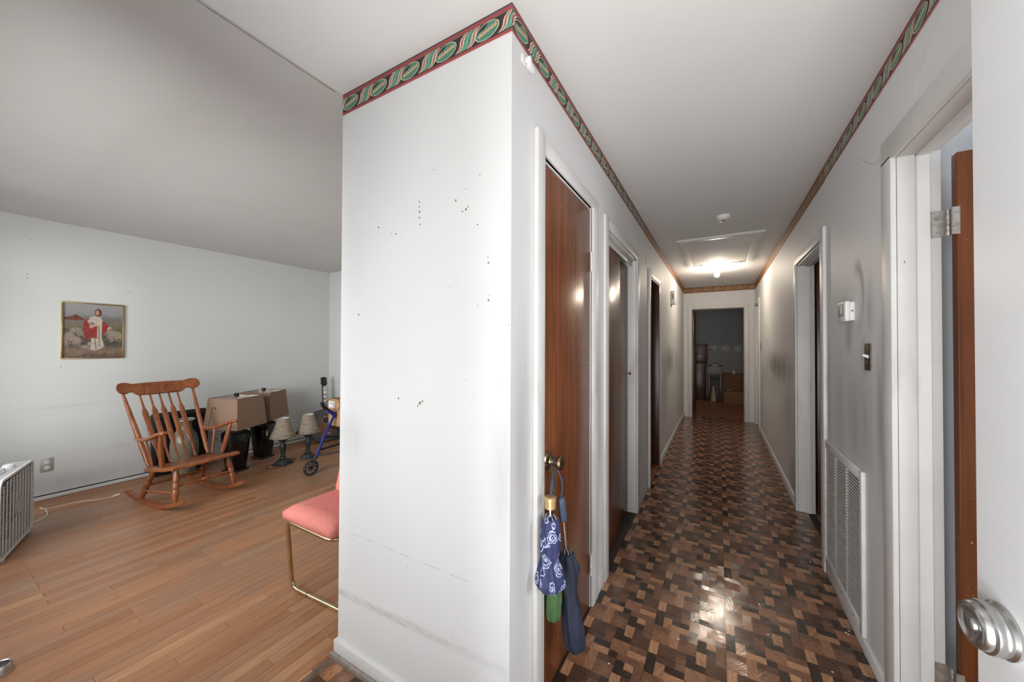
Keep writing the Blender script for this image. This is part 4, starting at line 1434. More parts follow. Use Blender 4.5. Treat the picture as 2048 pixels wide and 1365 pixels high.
# arms, posts
for s in (-1, 1):
    bm = B()
    path = smooth_path([(-0.245, s * 0.236, 0.545), (-0.16, s * 0.243, 0.545), (-0.05, s * 0.252, 0.556), (0.08, s * 0.262, 0.596), (0.18, s * 0.262, 0.628), (0.245, s * 0.26, 0.640)], 4)
    wid = [0.014, 0.016, 0.017, 0.018, 0.019, 0.020, 0.020, 0.020, 0.020, 0.020, 0.020, 0.021, 0.022, 0.024, 0.026, 0.028, 0.029, 0.029, 0.028, 0.025, 0.016]
    rings = []
    for i, p in enumerate(path):
        dd = (path[min(i + 1, len(path) - 1)] - path[max(i - 1, 0)]).normalized()
        side = Vector((0, 1, 0))
        nn = dd.cross(side)
        wv = wid[min(i, len(wid) - 1)]
        th = 0.014 if i < len(path) - 1 else 0.007
        rings.append([bm.verts.new(p + side * (wv * math.copysign(abs(math.cos(q * PI / 6)) ** 0.6, math.cos(q * PI / 6))) + nn * (th * math.copysign(abs(math.sin(q * PI / 6)) ** 0.6, math.sin(q * PI / 6)))) for q in range(12)])
    for A, C in zip(rings, rings[1:]):
        for q in range(12):
            bm.faces.new((A[q], A[(q + 1) % 12], C[(q + 1) % 12], C[q]))
    bm.faces.new(rings[0]); bm.faces.new(rings[-1])
    obj('arm', bm, WOODBRN, rc, angle=50)
    turned('arm_post', (0.115, s * 0.218, 0.345), (0.165, s * 0.258, 0.618), [(0.012, 0), (0.018, 0.1), (0.0195, 0.45), (0.017, 0.7), (0.012, 0.95), (0.010, 1)])
    turned('arm_spindle', (-0.035, s * 0.215, 0.322), (-0.06, s * 0.248, 0.552), [(0.007, 0), (0.010, 0.2), (0.011, 0.5), (0.009, 0.8), (0.007, 1)])
    # legs
    turned('leg', (0.295, s * 0.215, 0.085), (0.245, s * 0.185, 0.340), LEG)
    turned('leg', (-0.205, s * 0.215, 0.030), (-0.075, s * 0.185, 0.300), LEG)
    # rocker
    pts = smooth_path([(-0.43, s * 0.215, 0.062), (-0.28, s * 0.215, 0.030), (-0.12, s * 0.215, 0.016), (0.02, s * 0.215, 0.013), (0.16, s * 0.215, 0.028), (0.30, s * 0.215, 0.066), (0.43, s * 0.215, 0.116)], 4)
    bm = B()
    rings = []
    for i, p in enumerate(pts):
        hgt = 0.013 + 0.010 * math.sin(PI * i / (len(pts) - 1))
        dd = (pts[min(i + 1, len(pts) - 1)] - pts[max(i - 1, 0)]).normalized()
        nn = Vector((-dd.z, 0, dd.x))
        rings.append([bm.verts.new(p + Vector((0, q * 0.015, 0)) + nn * hh_) for q, hh_ in ((-1, -0.012), (1, -0.012), (1, hgt), (-1, hgt))])
    for A, C in zip(rings, rings[1:]):
        for q in range(4):
            bm.faces.new((A[q], A[(q + 1) % 4], C[(q + 1) % 4], C[q]))
    bm.faces.new(rings[0]); bm.faces.new(rings[-1])
    bmesh.ops.bevel(bm, geom=[e for e in bm.edges if e.calc_face_angle(0) > 1.0], offset=0.003, segments=2, affect='EDGES')
    obj('rocker', bm, WOODBRN, rc)
STR = [(0.007, 0), (0.010, 0.1), (0.015, 0.4), (0.011, 0.43), (0.017, 0.46), (0.017, 0.54), (0.011, 0.57), (0.015, 0.6), (0.010, 0.9), (0.007, 1)]
turned('stretcher', (0.272, -0.205, 0.20), (0.272, 0.205, 0.20), STR)
turned('stretcher', (-0.15, -0.205, 0.15), (-0.15, 0.205, 0.15), STR)
for s in (-1, 1):
    turned('stretcher', (-0.17, s * 0.212, 0.105), (0.282, s * 0.212, 0.155), [(0.006, 0), (0.009, 0.3), (0.0095, 0.6), (0.006, 1)])

# ------------------------------------------------------------------ living-room things
# framed print: generic pastoral scene
s = thing('framed_picture', 'small gold framed picture of a robed shepherd in red and white among sheep', 'picture', (LW, 0.739, 1.198))
PWid, PHt = 0.388, 0.514
for a in ((0, PWid, 0, 0.012), (0, PWid, PHt - 0.012, PHt), (0, 0.012, 0.012, PHt - 0.012), (PWid - 0.012, PWid, 0.012, PHt - 0.012)):
    part_box('frame', s, plain('gold_frame_metal', (196, 170, 124), 0.25, 1.0, 0.1), 0.0, 0.016, a[0], a[1], a[2], a[3], bev=0.002)


def mat_landscape():
    t = NT('painted_landscape')
    p = t.obj()
    sx = t.n('ShaderNodeSeparateXYZ')
    t.l(p, sx.inputs[0])
    n = t.noise(p, 16, 4, 0.6)
    h_ = t.math('ADD', t.math('DIVIDE', sx.outputs[2], PHt), t.math('MULTIPLY', t.math('SUBTRACT', n, 0.5), 0.16))
    col = t.ramp(h_, [(0.0, srgb(70, 58, 52)), (0.14, srgb(122, 100, 80)), (0.26, srgb(66, 66, 60)), (0.5, srgb(92, 80, 64)), (0.60, srgb(110, 100, 82)), (0.72, srgb(106, 104, 104)), (0.80, srgb(136, 136, 138)), (1.0, srgb(150, 148, 148))])
    n2 = t.noise(p, 40, 3, 0.6)
    col = t.mix(t.mr(n2, 0.45, 0.7, 0, 0.25), col, srgb(160, 150, 136))
    return t.out(col, 0.35)


part_box('print', s, mat_landscape(), 0.001, 0.0045, 0.008, PWid - 0.008, 0.008, PHt - 0.008, bev=0)
PCOL = dict(red=plain('robe_red', (140, 42, 38), 0.5, 0, 0.25, 60), white=plain('robe_cream', (176, 164, 148), 0.5, 0, 0.2, 50), skin=plain('paint_skin', (172, 128, 100), 0.5), hair=plain('paint_hair', (74, 50, 36), 0.5), wool=plain('paint_wool', (140, 126, 112), 0.5, 0, 0.25, 60), shade=plain('paint_shade', (110, 98, 88), 0.5, 0, 0.2, 60), hill=plain('paint_red_hill', (104, 54, 44), 0.5, 0, 0.3, 40))
LAY = [0.0047]


def paint(key, pts):
    """pts in 0..1 picture coordinates (x right, y up)"""
    LAY[0] += 0.00006
    bm_ = B()
    bm_.faces.new([bm_.verts.new((LAY[0], 0.012 + (PWid - 0.024) * a, 0.012 + (PHt - 0.024) * b_)) for a, b_ in pts])
    obj('painted_shape', bm_, PCOL[key], s, smooth=False)


def blob(key, cx, cy, rx, ry, n=12):
    paint(key, [(cx + rx * math.cos(2 * PI * k / n), cy + ry * math.sin(2 * PI * k / n)) for k in range(n)])


paint('hill', [(0.02, 0.70), (0.02, 0.74), (0.12, 0.76), (0.2, 0.80), (0.28, 0.75), (0.36, 0.70), (0.2, 0.69)])
for sx_, sy_, rx, ry in ((0.10, 0.36, 0.10, 0.11), (0.22, 0.30, 0.07, 0.09), (0.20, 0.50, 0.10, 0.06), (0.83, 0.42, 0.11, 0.10), (0.93, 0.40, 0.07, 0.10), (0.70, 0.48, 0.06, 0.05)):
    blob('wool', sx_, sy_, rx, ry)
    blob('shade', sx_ + 0.01, sy_ - ry * 0.7, rx * 0.8, ry * 0.35)
for hx, hy in ((0.04, 0.26), (0.33, 0.44), (0.26, 0.45), (0.80, 0.34), (0.74, 0.53)):
    blob('wool', hx, hy, 0.035, 0.05)
    blob('shade', hx, hy - 0.01, 0.014, 0.022)
for q in (0.31, 0.345, 0.40, 0.42):
    paint('wool', [(q, 0.12), (q + 0.012, 0.12), (q + 0.012, 0.2), (q, 0.2)])
blob('wool', 0.36, 0.20, 0.075, 0.035)
blob('wool', 0.42, 0.255, 0.028, 0.04)
paint('red', [(0.32, 0.66), (0.38, 0.72), (0.44, 0.70), (0.43, 0.40), (0.38, 0.30), (0.34, 0.40)])
paint('red', [(0.62, 0.66), (0.68, 0.68), (0.76, 0.58), (0.72, 0.50), (0.66, 0.44), (0.62, 0.50)])
paint('white', [(0.42, 0.76), (0.48, 0.78), (0.60, 0.78), (0.64, 0.72), (0.63, 0.40), (0.68, 0.20), (0.60, 0.15), (0.50, 0.13), (0.44, 0.15), (0.46, 0.45), (0.42, 0.60)])
paint('red', [(0.44, 0.55), (0.55, 0.60), (0.55, 0.36), (0.45, 0.37)])
paint('shade', [(0.57, 0.60), (0.585, 0.60), (0.60, 0.2), (0.585, 0.2)])
paint('shade', [(0.505, 0.36), (0.52, 0.36), (0.55, 0.16), (0.53, 0.16)])
paint('white', [(0.38, 0.68), (0.42, 0.72), (0.52, 0.68), (0.60, 0.63), (0.52, 0.60), (0.42, 0.63)])
blob('wool', 0.46, 0.63, 0.05, 0.04)
paint('white', [(0.72, 0.55), (0.76, 0.59), (0.80, 0.57), (0.75, 0.51)])
blob('skin', 0.80, 0.555, 0.02, 0.014)
blob('hair', 0.565, 0.845, 0.058, 0.075)
blob('skin', 0.553, 0.845, 0.032, 0.052)

# wall outlet
s = thing('wall_outlet', 'grey duplex wall outlet above the white cord', 'outlet', (LW, 0.677, 0.29))
part_box('plate', s, plain('outlet_steel', (176, 174, 168), 0.35, 0.4, 0.08), 0, 0.005, -0.036, 0.036, -0.058, 0.058, bev=0.002)
for z in (-0.024, 0.024):
    bm = B()
    lathe(bm, [(0.001, 0), (0.016, 0.0003), (0.015, 0.003), (0.001, 0.003)], 16, (0.005, 0, z), (1, 0, 0))
    r_ = obj('receptacle', bm, PLASTIC, s)
    for yy in (-0.006, 0.006):
        part_box('slot', r_, BLACKMATT, 0.0078, 0.0086, yy - 0.0014, yy + 0.0014, z - 0.003, z + 0.006, bev=0)

# box fan
ang = math.atan2(-0.325, 0.945)
s = thing('box_fan', 'white and grey box fan standing near the living room wall', 'fan', (-4.297, 0.522, FL), ang)
FWd, FHt, FD = 0.585, 0.515, 0.105
def rrect(w, hgt, r, n=6, x0=0, z0=0):
    P_ = []
    for cx, cz, a0 in ((w - r, hgt - r, 0), (r, hgt - r, PI / 2), (r, r, PI), (w - r, r, 1.5 * PI)):
        for k in range(n + 1):
            a = a0 + PI / 2 * k / n
            P_.append((x0 + cx + r * math.cos(a), z0 + cz + r * math.sin(a)))
    return P_
def ring_prism(bm, outer, inner, y0, y1):
    n_ = len(outer)
    A = [[bm.verts.new((p[0], y, p[1])) for p in poly] for poly in (outer, inner) for y in (y0, y1)]
    o0, o1, i0, i1 = A
    for i in range(n_):
        j = (i + 1) % n_
        bm.faces.new((o0[i], o0[j], o1[j], o1[i]))
        bm.faces.new((i0[i], i1[i], i1[j], i0[j]))
        bm.faces.new((o0[i], i0[i], i0[j], o0[j]))
        bm.faces.new((o1[i], o1[j], i1[j], i1[i]))
bm = B()
ring_prism(bm, rrect(FWd, FHt - 0.015, 0.055, 6, 0, 0.015), rrect(FWd - 0.024, FHt - 0.039, 0.045, 6, 0.012, 0.027), -FD, -0.008)
obj('housing', bm, GREYPLASTIC, s)
bm = B()
ring_prism(bm, rrect(FWd - 0.002, FHt - 0.017, 0.054, 6, 0.001, 0.016), rrect(FWd - 0.034, FHt - 0.049, 0.042, 6, 0.017, 0.032), -0.008, 0.003)
obj('grille_rim', bm, GRILLE, s)
bm = B()
nb = 10
for k in range(nb):
    x = 0.03 + (FWd - 0.06) * (k + 0.5) / nb
    e_ = 0.02 if k in (0, nb - 1) else 0
    hole = abs(x - 0.29) < 0.055
    for z0, z1 in (((0.028 + e_, 0.222), (0.318, FHt - 0.028 - e_)) if hole else ((0.028 + e_, FHt - 0.028 - e_),)):
        bm2 = B()
        box(bm2, x - 0.004, x + 0.004, 0.0005, 0.0035, z0, z1, 0.0008)
        obj('grille_bar', bm2, GRILLE, s)
bm.free()
bm = B()
z = 0.034
while z < FHt - 0.034:
    box(bm, 0.02, FWd - 0.02, -0.0005, 0.001, z, z + 0.0026)
    z += 0.0135
o = obj('grille_slats', bm, GRILLE, s, smooth=False)
o['kind'] = 'stuff'
bm = B(); prism(bm, rrect(0.11, 0.10, 0.02, 4, 0.22, 0.22), -0.012, (0, -0.002, 0), (1, 0, 0), (0, 0, 1)); obj('centre_badge', bm, GREYPLASTIC, s)
for k in range(5):
    a = 2 * PI * k / 5
    bm = B()
    c_ = Vector((0.275, -0.055, 0.265))
    pts_ = []
    for rr_, da, dy in ((0.04, -0.25, 0.012), (0.21, -0.42, 0.016), (0.22, 0.25, -0.016), (0.04, 0.25, -0.012)):
        pts_.append(c_ + Vector((rr_ * math.cos(a + da), dy, rr_ * math.sin(a + da))))
    f_ = [bm.verts.new(p) for p in pts_] + [bm.verts.new(p + Vector((0, 0.003, 0))) for p in pts_]
    for q in ((0, 1, 2, 3), (7, 6, 5, 4), (0, 4, 5, 1), (1, 5, 6, 2), (2, 6, 7, 3), (3, 7, 4, 0)):
        bm.faces.new([f_[i] for i in q])
    obj('fan_blade', bm, DARKGREY, s)
part_box('back_panel', s, BLACKMATT, 0.014, FWd - 0.014, -FD + 0.002, -FD + 0.008, 0.03, FHt - 0.012, bev=0)
bm = B(); lathe(bm, [(0.026, 0), (0.027, 0.004), (0.024, 0.02), (0.018, 0.024), (0.003, 0.025)], 20, (0.225, -0.055, FHt)); obj('dial', bm, PLASTIC, s)
bm = B(); tube(bm, fillet([(0.30, -0.055, FHt - 0.004), (0.30, -0.055, FHt + 0.016), (0.42, -0.055, FHt + 0.016), (0.42, -0.055, FHt - 0.004)], 0.012), 0.007, 8); obj('carry_handle', bm, PLASTIC, s)
for x in (0.07, FWd - 0.07):
    part_box('foot', s, GREYPLASTIC, x - 0.015, x + 0.015, -FD, 0.006, 0, 0.02, bev=0.004)

bm = B()
cp = [on_z(px, py, FL + 0.004) for px, py in ((60, 1048), (74, 1043), (88, 1037), (95, 1028), (91, 1020), (80, 1016), (84, 1019), (100, 1017), (130, 1010), (165, 1003), (198, 1000), (222, 995))]
tube(bm, smooth_path(cp, 5), 0.0032, 7)
e0, e1 = cp[-1], on_z(234, 991, FL + 0.008)
dv = (e1 - e0).normalized()
pc = thing('power_cord', 'white power cord lying on the oak floor beside the fan', 'cord')
obj('cord', bm, IVORY, pc)
bm = B(); tube(bm, [e0, e0 + dv * 0.01, e0 + dv * 0.05, e0 + dv * 0.055], [0.004, 0.007, 0.012, 0.010], 8); obj('plug', bm, IVORY, pc)

# black panel, vase
s = thing('black_panel', 'large flat black panel leaning on the wall behind the rocking chair', 'panel', (-4.935, 1.545, FL))
s.rotation_euler = (0, math.radians(-4.5), 0)
bm = B(); prism(bm, rrect(0.46, 0.635, 0.03, 5, -0.23, 0), -0.035, (0.015, 0, 0), (0, 1, 0), (0, 0, 1), bev=0.004); obj('panel_body', bm, BLACKMATT, s)
bm = B(); prism(bm, rrect(0.40, 0.56, 0.01, 3, -0.2, 0.04), -0.002, (0.0515, 0, 0), (0, 1, 0), (0, 0, 1)); obj('panel_face', bm, plain('black_sheet', (14, 14, 16), 0.35), s)
s = thing('floor_vase', 'tall beige and green ceramic floor vase behind the rocking chair', 'vase', (-4.755, 1.512, FL))
bm = B(); lathe(bm, [(0.02, 0.003), (0.075, 0), (0.085, 0.01), (0.10, 0.10), (0.113, 0.24), (0.112, 0.34), (0.098, 0.41), (0.068, 0.455), (0.055, 0.50), (0.058, 0.535), (0.078, 0.565), (0.080, 0.572), (0.074, 0.573), (0.052, 0.535), (0.048, 0.50), (0.058, 0.45), (0.02, 0.40)], 32)
obj('vase_body', bm, CERAMIC, s)
bm = B(); lathe(bm, [(0.0795, 0.564), (0.083, 0.568), (0.082, 0.574), (0.076, 0.576), (0.073, 0.572)], 32, caps=False); obj('rim', bm, plain('pale_glaze', (196, 194, 186), 0.25), s)


def big_lamp(name, loc, rz, srz, label, dz=0.0):
    s = thing(name, label, 'table lamp', loc, 0, 'pair of tall black lamps with tan shades')
    bm = B(); frustum(bm, 0.082, 0.086, 0, 0.022, 0.004); o = obj('plinth', bm, plain('dark_plinth', (46, 42, 40), 0.4), s); o.rotation_euler = (0, 0, rz)
    bm = B(); frustum(bm, 0.068, 0.098, 0.022, 0.40, 0.012); o = obj('body', bm, BLACKGLOSS, s); o.rotation_euler = (0, 0, rz)
    bm = B(); frustum(bm, 0.098, 0.070, 0.40, 0.43, 0.006); o = obj('shoulder', bm, BLACKGLOSS, s); o.rotation_euler = (0, 0, rz)
    bm = B(); lathe(bm, [(0.018, 0.43), (0.018, 0.45), (0.010, 0.455), (0.010, 0.52), (0.004, 0.522), (0.004, 0.79)], 12); obj('neck', bm, BLACKMATT, s)
    z0, z1, h0, h1 = 0.475, 0.785, 0.192, 0.165
    for key, hh0, hh1, mat in (('shade', h0, h1, LINEN), ('shade_lining', h0 - 0.003, h1 - 0.003, LINING)):
        bm = B()
        vs_ = []
        for hh_, z_ in ((hh0, z0), (hh1, z1)):
            for sx_, sy_ in ((-1, -1), (1, -1), (1, 1), (-1, 1)):
                vs_.append(bm.verts.new((sx_ * hh_, sy_ * hh_, z_)))
        for i in range(4):
            j = (i + 1) % 4
            bm.faces.new((vs_[i], vs_[j], vs_[4 + j], vs_[4 + i]))
        o = obj(key, bm, mat, s, smooth=False)
        o.rotation_euler = (0, 0, srz)
        if key == 'shade':
            md = o.modifiers.new('thick', 'SOLIDIFY'); md.thickness = 0.002; md.offset = -1
    for hh_, z_ in ((h0, z0), (h1, z1)):
        bm = B()
        for i in range(4):
            q_ = [(-hh_, -hh_), (hh_, -hh_), (hh_, hh_), (-hh_, hh_)]
        tube(bm, fillet([(0, -hh_, z_), (hh_, -hh_, z_), (hh_, hh_, z_), (-hh_, hh_, z_), (-hh_, -hh_, z_), (0, -hh_, z_)], 0.004, 2)[:-1], 0.0045, 6, True)
        o = obj('shade_binding', bm, LINEN, s); o.rotation_euler = (0, 0, srz)
    bm = B()
    tube(bm, [(-h1, 0, z1 - 0.01), (0, 0, z1 + 0.002), (h1, 0, z1 - 0.01)], 0.002, 6)
    o = obj('spider', bm, BRASS, s); o.rotation_euler = (0, 0, srz)
    bm = B(); box(bm, -0.017, 0.017, -0.017, 0.017, z1 + 0.001, z1 + 0.040, 0.003); o = obj('finial', bm, BLACKMATT, s); o.rotation_euler = (0, 0, srz)
    return s


lampA = big_lamp('table_lamp', (-4.46, 1.845, FL), math.radians(10), math.radians(24), 'black tapered lamp with a tan square shade, nearer the rocking chair')
bm = B()
tube(bm, smooth_path([(-0.10, -0.02, 0.40), (0.02, -0.20, 0.70), (0.035, -0.235, 0.60), (0.03, -0.25, 0.48), (0.06, -0.14, 0.33), (0.11, -0.10, 0.30), (0.13, -0.12, 0.26), (0.11, -0.12, 0.12), (0.13, -0.07, 0.02), (0.17, -0.04, 0.004)], 6), 0.0028, 6)
obj('cord', bm, STEMBROWN, lampA)
lampB = big_lamp('table_lamp', (-4.71, 2.225, FL), math.radians(14), math.radians(34), 'black tapered lamp with a tan square shade, behind the two bronze lamps')
part_box('hang_tag', lampB, PAPER, 0.094, 0.0955, -0.012, 0.004, 0.27, 0.335, bev=0)


def small_lamp(loc, rz, label):
    s = thing('bronze_lamp', label, 'table lamp', loc, rz, 'small bronze lamps with mottled bell shades')
    bm = B(); frustum(bm, 0.075, 0.072, 0, 0.016, 0.003); frustum(bm, 0.066, 0.040, 0.016, 0.06, 0.006); obj('foot', bm, BRONZE, s)
    bm = B(); lathe(bm, [(0.026, 0.055), (0.032, 0.07), (0.024, 0.085), (0.026, 0.10), (0.020, 0.11), (0.030, 0.17), (0.034, 0.20), (0.030, 0.225), (0.018, 0.24), (0.016, 0.25), (0.045, 0.268), (0.048, 0.276), (0.020, 0.274)], 20); obj('stem', bm, BRONZE, s)
    bm = B(); lathe(bm, [(0.014, 0.27), (0.014, 0.325), (0.006, 0.33), (0.004, 0.50)], 12); obj('socket', bm, BLACKMATT, s)
    pr = [(0.134, 0.305), (0.112, 0.35), (0.092, 0.40), (0.077, 0.45), (0.066, 0.495), (0.062, 0.518)]
    bm = B(); lathe(bm, pr, 6 * 6, caps=False, fold=lambda a, z: 1 - 0.035 * abs(math.sin(3 * a)))
    o = obj('shade', bm, MOTTLE, s); md = o.modifiers.new('thick', 'SOLIDIFY'); md.thickness = 0.002; md.offset = -1
    bm = B(); lathe(bm, [(r - 0.004, z) for r, z in pr], 36, caps=False, fold=lambda a, z: 1 - 0.035 * abs(math.sin(3 * a))); obj('shade_lining', bm, LINING, s)
    return s


la = small_lamp((-4.235, 2.205, FL), math.radians(24), 'small bronze lamp with mottled bell shade, nearer the tall black lamps')
bm = B(); tube(bm, smooth_path([(0.02, -0.07, 0.012), (0.03, -0.13, 0.004), (-0.06, -0.16, 0.004), (-0.12, -0.08, 0.004), (-0.10, 0.02, 0.004), (-0.05, 0.11, 0.004), (0.0, 0.19, 0.004), (-0.05, 0.22, 0.004), (-0.09, 0.17, 0.004), (-0.07, 0.10, 0.004)], 6), 0.003, 6); obj('cord', bm, STEMBROWN, la)
lb = small_lamp((-4.22, 2.48, FL), math.radians(60), 'small bronze lamp with mottled bell shade, beside the guitar')

# guitar leaning on the wall
s = thing('acoustic_guitar', 'small grey brown sunburst acoustic guitar leaning in the living room corner', 'guitar', (-4.78, 3.035, FL))
s.rotation_euler = (0, math.radians(-7.5), math.radians(-6))
half = [(0.0, 0.0), (0.07, 0.004), (0.14, 0.028), (0.185, 0.075), (0.198, 0.13), (0.185, 0.185), (0.155, 0.225), (0.132, 0.255), (0.126, 0.28), (0.134, 0.31), (0.146, 0.345), (0.142, 0.385), (0.118, 0.418), (0.075, 0.434), (0.03, 0.438)]
hs = smooth_path([(a, b_, 0) for a, b_ in half], 3)
outl = [(p.x, p.y) for p in hs] + [(-p.x, p.y) for p in hs[::-1][:-1]]
bm = B(); prism(bm, outl, 0.085, (0.0, 0, 0), (0, 1, 0), (0, 0, 1), bev=0.003)
obj('body', bm, SUNBURST, s)
xf = 0.085
ring = lambda r0, r1, z, x, n=28: [(r0, r1, z, x, n)]
bm = B(); lathe(bm, [(0.052, 0), (0.052, 0.0008), (0.044, 0.0008), (0.044, 0)], 28, (xf, 0, 0.285), (1, 0, 0), caps=False); obj('rosette', bm, plain('rosette_grey', (150, 146, 140), 0.4), s)
bm = B(); lathe(bm, [(0.001, 0), (0.043, 0.0), (0.043, 0.0008), (0.001, 0.0008)], 28, (xf, 0, 0.285), (1, 0, 0)); obj('sound_hole', bm, DARKVOID, s)
part_box('bridge', s, plain('bridge_white', (206, 200, 192), 0.4), xf, xf + 0.008, -0.042, 0.042, 0.092, 0.108, bev=0.002)
part_box('pickguard', s, BLACKMATT, xf, xf + 0.0015, 0.035, 0.085, 0.19, 0.26, bev=0.0005)
NZ = 0.76
part_box('neck', s, DOOR_DARK, xf - 0.03, xf + 0.003, -0.024, 0.024, 0.40, NZ, bev=0.004)
part_box('fretboard', s, plain('fretboard', (70, 46, 38), 0.45), xf + 0.003, xf + 0.009, -0.025, 0.025, 0.36, NZ, bev=0.001)
for k in range(12):
    z = NZ - (NZ - 0.108) * (1 - 2 ** (-(k + 1) / 12))
    part_box('fret', s, STEEL, xf + 0.009, xf + 0.0105, -0.024, 0.024, z - 0.001, z + 0.001, bev=0)
for k in (3, 5, 7):
    z = NZ - (NZ - 0.108) * (1 - 2 ** (-(k - 0.5) / 12))
    part_box('fret_inlay', s, PAPER, xf + 0.0088, xf + 0.0095, -0.02, 0.02, z - 0.007, z + 0.007, bev=0)
bm = B(); prism(bm, [(-0.023, NZ), (0.023, NZ), (0.036, NZ + 0.025), (0.034, NZ + 0.12), (0.0, NZ + 0.127), (-0.034, NZ + 0.12), (-0.036, NZ + 0.025)], 0.016, (xf - 0.010, 0, 0), (0, 1, 0), (0, 0, 1), bev=0.002); obj('headstock', bm, BLACKGLOSS, s)
for sd in (-1, 1):
    for k in range(3):
        bm = B(); tube(bm, [(xf - 0.004, sd * 0.030, NZ + 0.035 + 0.032 * k), (xf - 0.004, sd * 0.046, NZ + 0.035 + 0.032 * k)], [0.003, 0.007], 8); obj('tuning_peg', bm, BLACKMATT, s)
bm = B()
for k in range(6):
    y = -0.017 + 0.0068 * k
    tube(bm, [(xf + 0.009, y * 1.6, 0.10), (xf + 0.0125, y, NZ)], 0.0005, 4)
obj('strings', bm, STEEL, s)

# rollator with box on its seat
def ext(name, parent, pts, r, mat, fr=0.0, seg=10):
    bm = B()
    tube(bm, fillet(pts, fr) if fr else pts, r, seg)
    return obj(name, bm, mat, parent)


s = thing('rollator', 'blue framed rollator walker with black wheels beside the guitar', 'walker', (-3.63, 2.20, FL))
def wheel(parent, x, y, r):
    bm = B(); 
    prof = [(r - 0.016, -0.013), (r - 0.003, -0.013), (r, -0.008), (r, 0.008), (r - 0.003, 0.013), (r - 0.016, 0.013), (r - 0.016, -0.013)]
    lathe(bm, prof, 28, (x, y, r), (1, 0, 0), caps=False)
    w_ = obj('wheel', bm, DARKGREY, parent)
    bm = B(); lathe(bm, [(0.002, -0.014), (0.016, -0.013), (0.016, 0.013), (0.002, 0.014)], 16, (x, y, r), (1, 0, 0)); obj('hub', bm, BLACKMATT, w_)
    for k in range(9):
        a = 2 * PI * k / 9
        bm = B(); tube(bm, [(x, y + 0.012 * math.cos(a), r + 0.012 * math.sin(a)), (x, y + (r - 0.012) * math.cos(a), r + (r - 0.012) * math.sin(a))], 0.0055, 6); obj('spoke', bm, DARKGREY, w_)
    return w_
RW = 0.078
SX = (0.0, 0.56)
for i, x in enumerate(SX):
    wheel(s, x, -0.035, RW)
    wheel(s, x, 0.395, RW)
    ext('fork', s, [(x, -0.02, RW + 0.0), (x + 0.0, -0.005, 0.13), (x, 0.02, 0.19)], 0.016, DARKGREY)
    ext('fork', s, [(x, 0.40, RW + 0.0), (x, 0.385, 0.13), (x, 0.37, 0.17)], 0.016, DARKGREY)
    ext('side_tube', s, [(x, 0.015, 0.16), (x, 0.10, 0.36), (x, 0.225, 0.585)], 0.0135, BLUEMETAL)
    ext('front_leg', s, [(x, 0.385, 0.15), (x, 0.30, 0.33), (x, 0.11, 0.36)], 0.012, BLACKMATT)
    ext('junction', s, [(x, 0.15, 0.635), (x, 0.215, 0.59), (x, 0.222, 0.55)], [0.016, 0.024, 0.016], BLUEMETAL)
    ext('handle_bar', s, [(x, 0.21, 0.605), (x, 0.13, 0.66), (x, 0.10, 0.69)], 0.012, BLACKMATT)
    ext('grip', s, [(x, 0.135, 0.655), (x, 0.09, 0.695), (x, 0.075, 0.735)], [0.017, 0.02, 0.018], BLACKMATT, 0.02)
    ext('brake_cable', s, smooth_path([(x, 0.085, 0.70), (x + 0.03, 0.14, 0.76), (x + 0.10, 0.18, 0.77), (x + 0.12, 0.205, 0.70), (x + 0.05, 0.21, 0.62)], 6), 0.0035, BLACKMATT, 0, 6)
    ext('brake_cable', s, smooth_path([(x, 0.10, 0.665), (x - 0.02, 0.13, 0.60), (x - 0.02, 0.14, 0.53), (x - 0.01, 0.17, 0.46), (x - 0.01, 0.10, 0.35)], 6), 0.003, BLACKMATT, 0, 6)
    ext('lower_bar', s, [(x, 0.07, 0.24), (x, 0.36, 0.25)], 0.010, BLACKMATT)
ext('cross_brace', s, [(SX[0], 0.03, 0.19), (SX[1], 0.36, 0.30)], 0.010, BLACKMATT)
ext('cross_brace', s, [(SX[1], 0.03, 0.19), (SX[0], 0.36, 0.30)], 0.010, BLACKMATT)
part_box('seat', s, BLACKMATT, -0.125, SX[1] - 0.012, 0.215, 0.47, 0.425, 0.45, bev=0.008)
c_ = thing('cardboard_box', 'open brown cardboard box with a white label sitting on the rollator seat', 'box', (-3.775, 2.445, FL + 0.451))
bw, bd, bh = 0.36, 0.20, 0.295
for nm, a in (('box_side', (0, bw, 0, 0.005, 0, bh)), ('box_side', (0, bw, bd - 0.005, bd, 0, bh)), ('box_side', (0, 0.005, 0.005, bd - 0.005, 0, bh)), ('box_side', (bw - 0.005, bw, 0.005, bd - 0.005, 0, bh)), ('box_bottom', (0.005, bw - 0.005, 0.005, bd - 0.005, 0, 0.005))):
    part_box(nm, c_, CARD, *a, bev=0.001)
bm = B(); prism(bm, [(0, 0), (bw, 0), (bw, 0.004), (0, 0.004)], 0.12, (0, bd, bh), (1, 0, 0), (0, -0.35, 0.94)); obj('box_flap', bm, CARD, c_)
def text(body, name, parent, loc, rot, size, mat, extr=0.0004):
    cu = bpy.data.curves.new(name, 'FONT')
    cu.body = body
    cu.size = size
    cu.extrude = extr
    cu.align_x = 'CENTER'
    cu.align_y = 'CENTER'
    o_ = bpy.data.objects.new(name, cu)
    COL.objects.link(o_)
    dg = bpy.context.evaluated_depsgraph_get()
    m_ = bpy.data.meshes.new_from_object(o_.evaluated_get(dg))
    bpy.data.objects.remove(o_)
    m_.materials.clear()
    m_.materials.append(mat)
    q = link(bpy.data.objects.new(name, m_), parent)
    q.location = loc
    q.rotation_euler = rot
    return q
lbl2 = part_box('label', c_, PAPER, 0.004, 0.11, -0.0015, 0.0, bh - 0.10, bh - 0.028, bev=0)
text('F R S T A', 'lettering', lbl2, (0.057, -0.0022, bh - 0.052), (PI / 2, 0, 0), 0.020, INK)

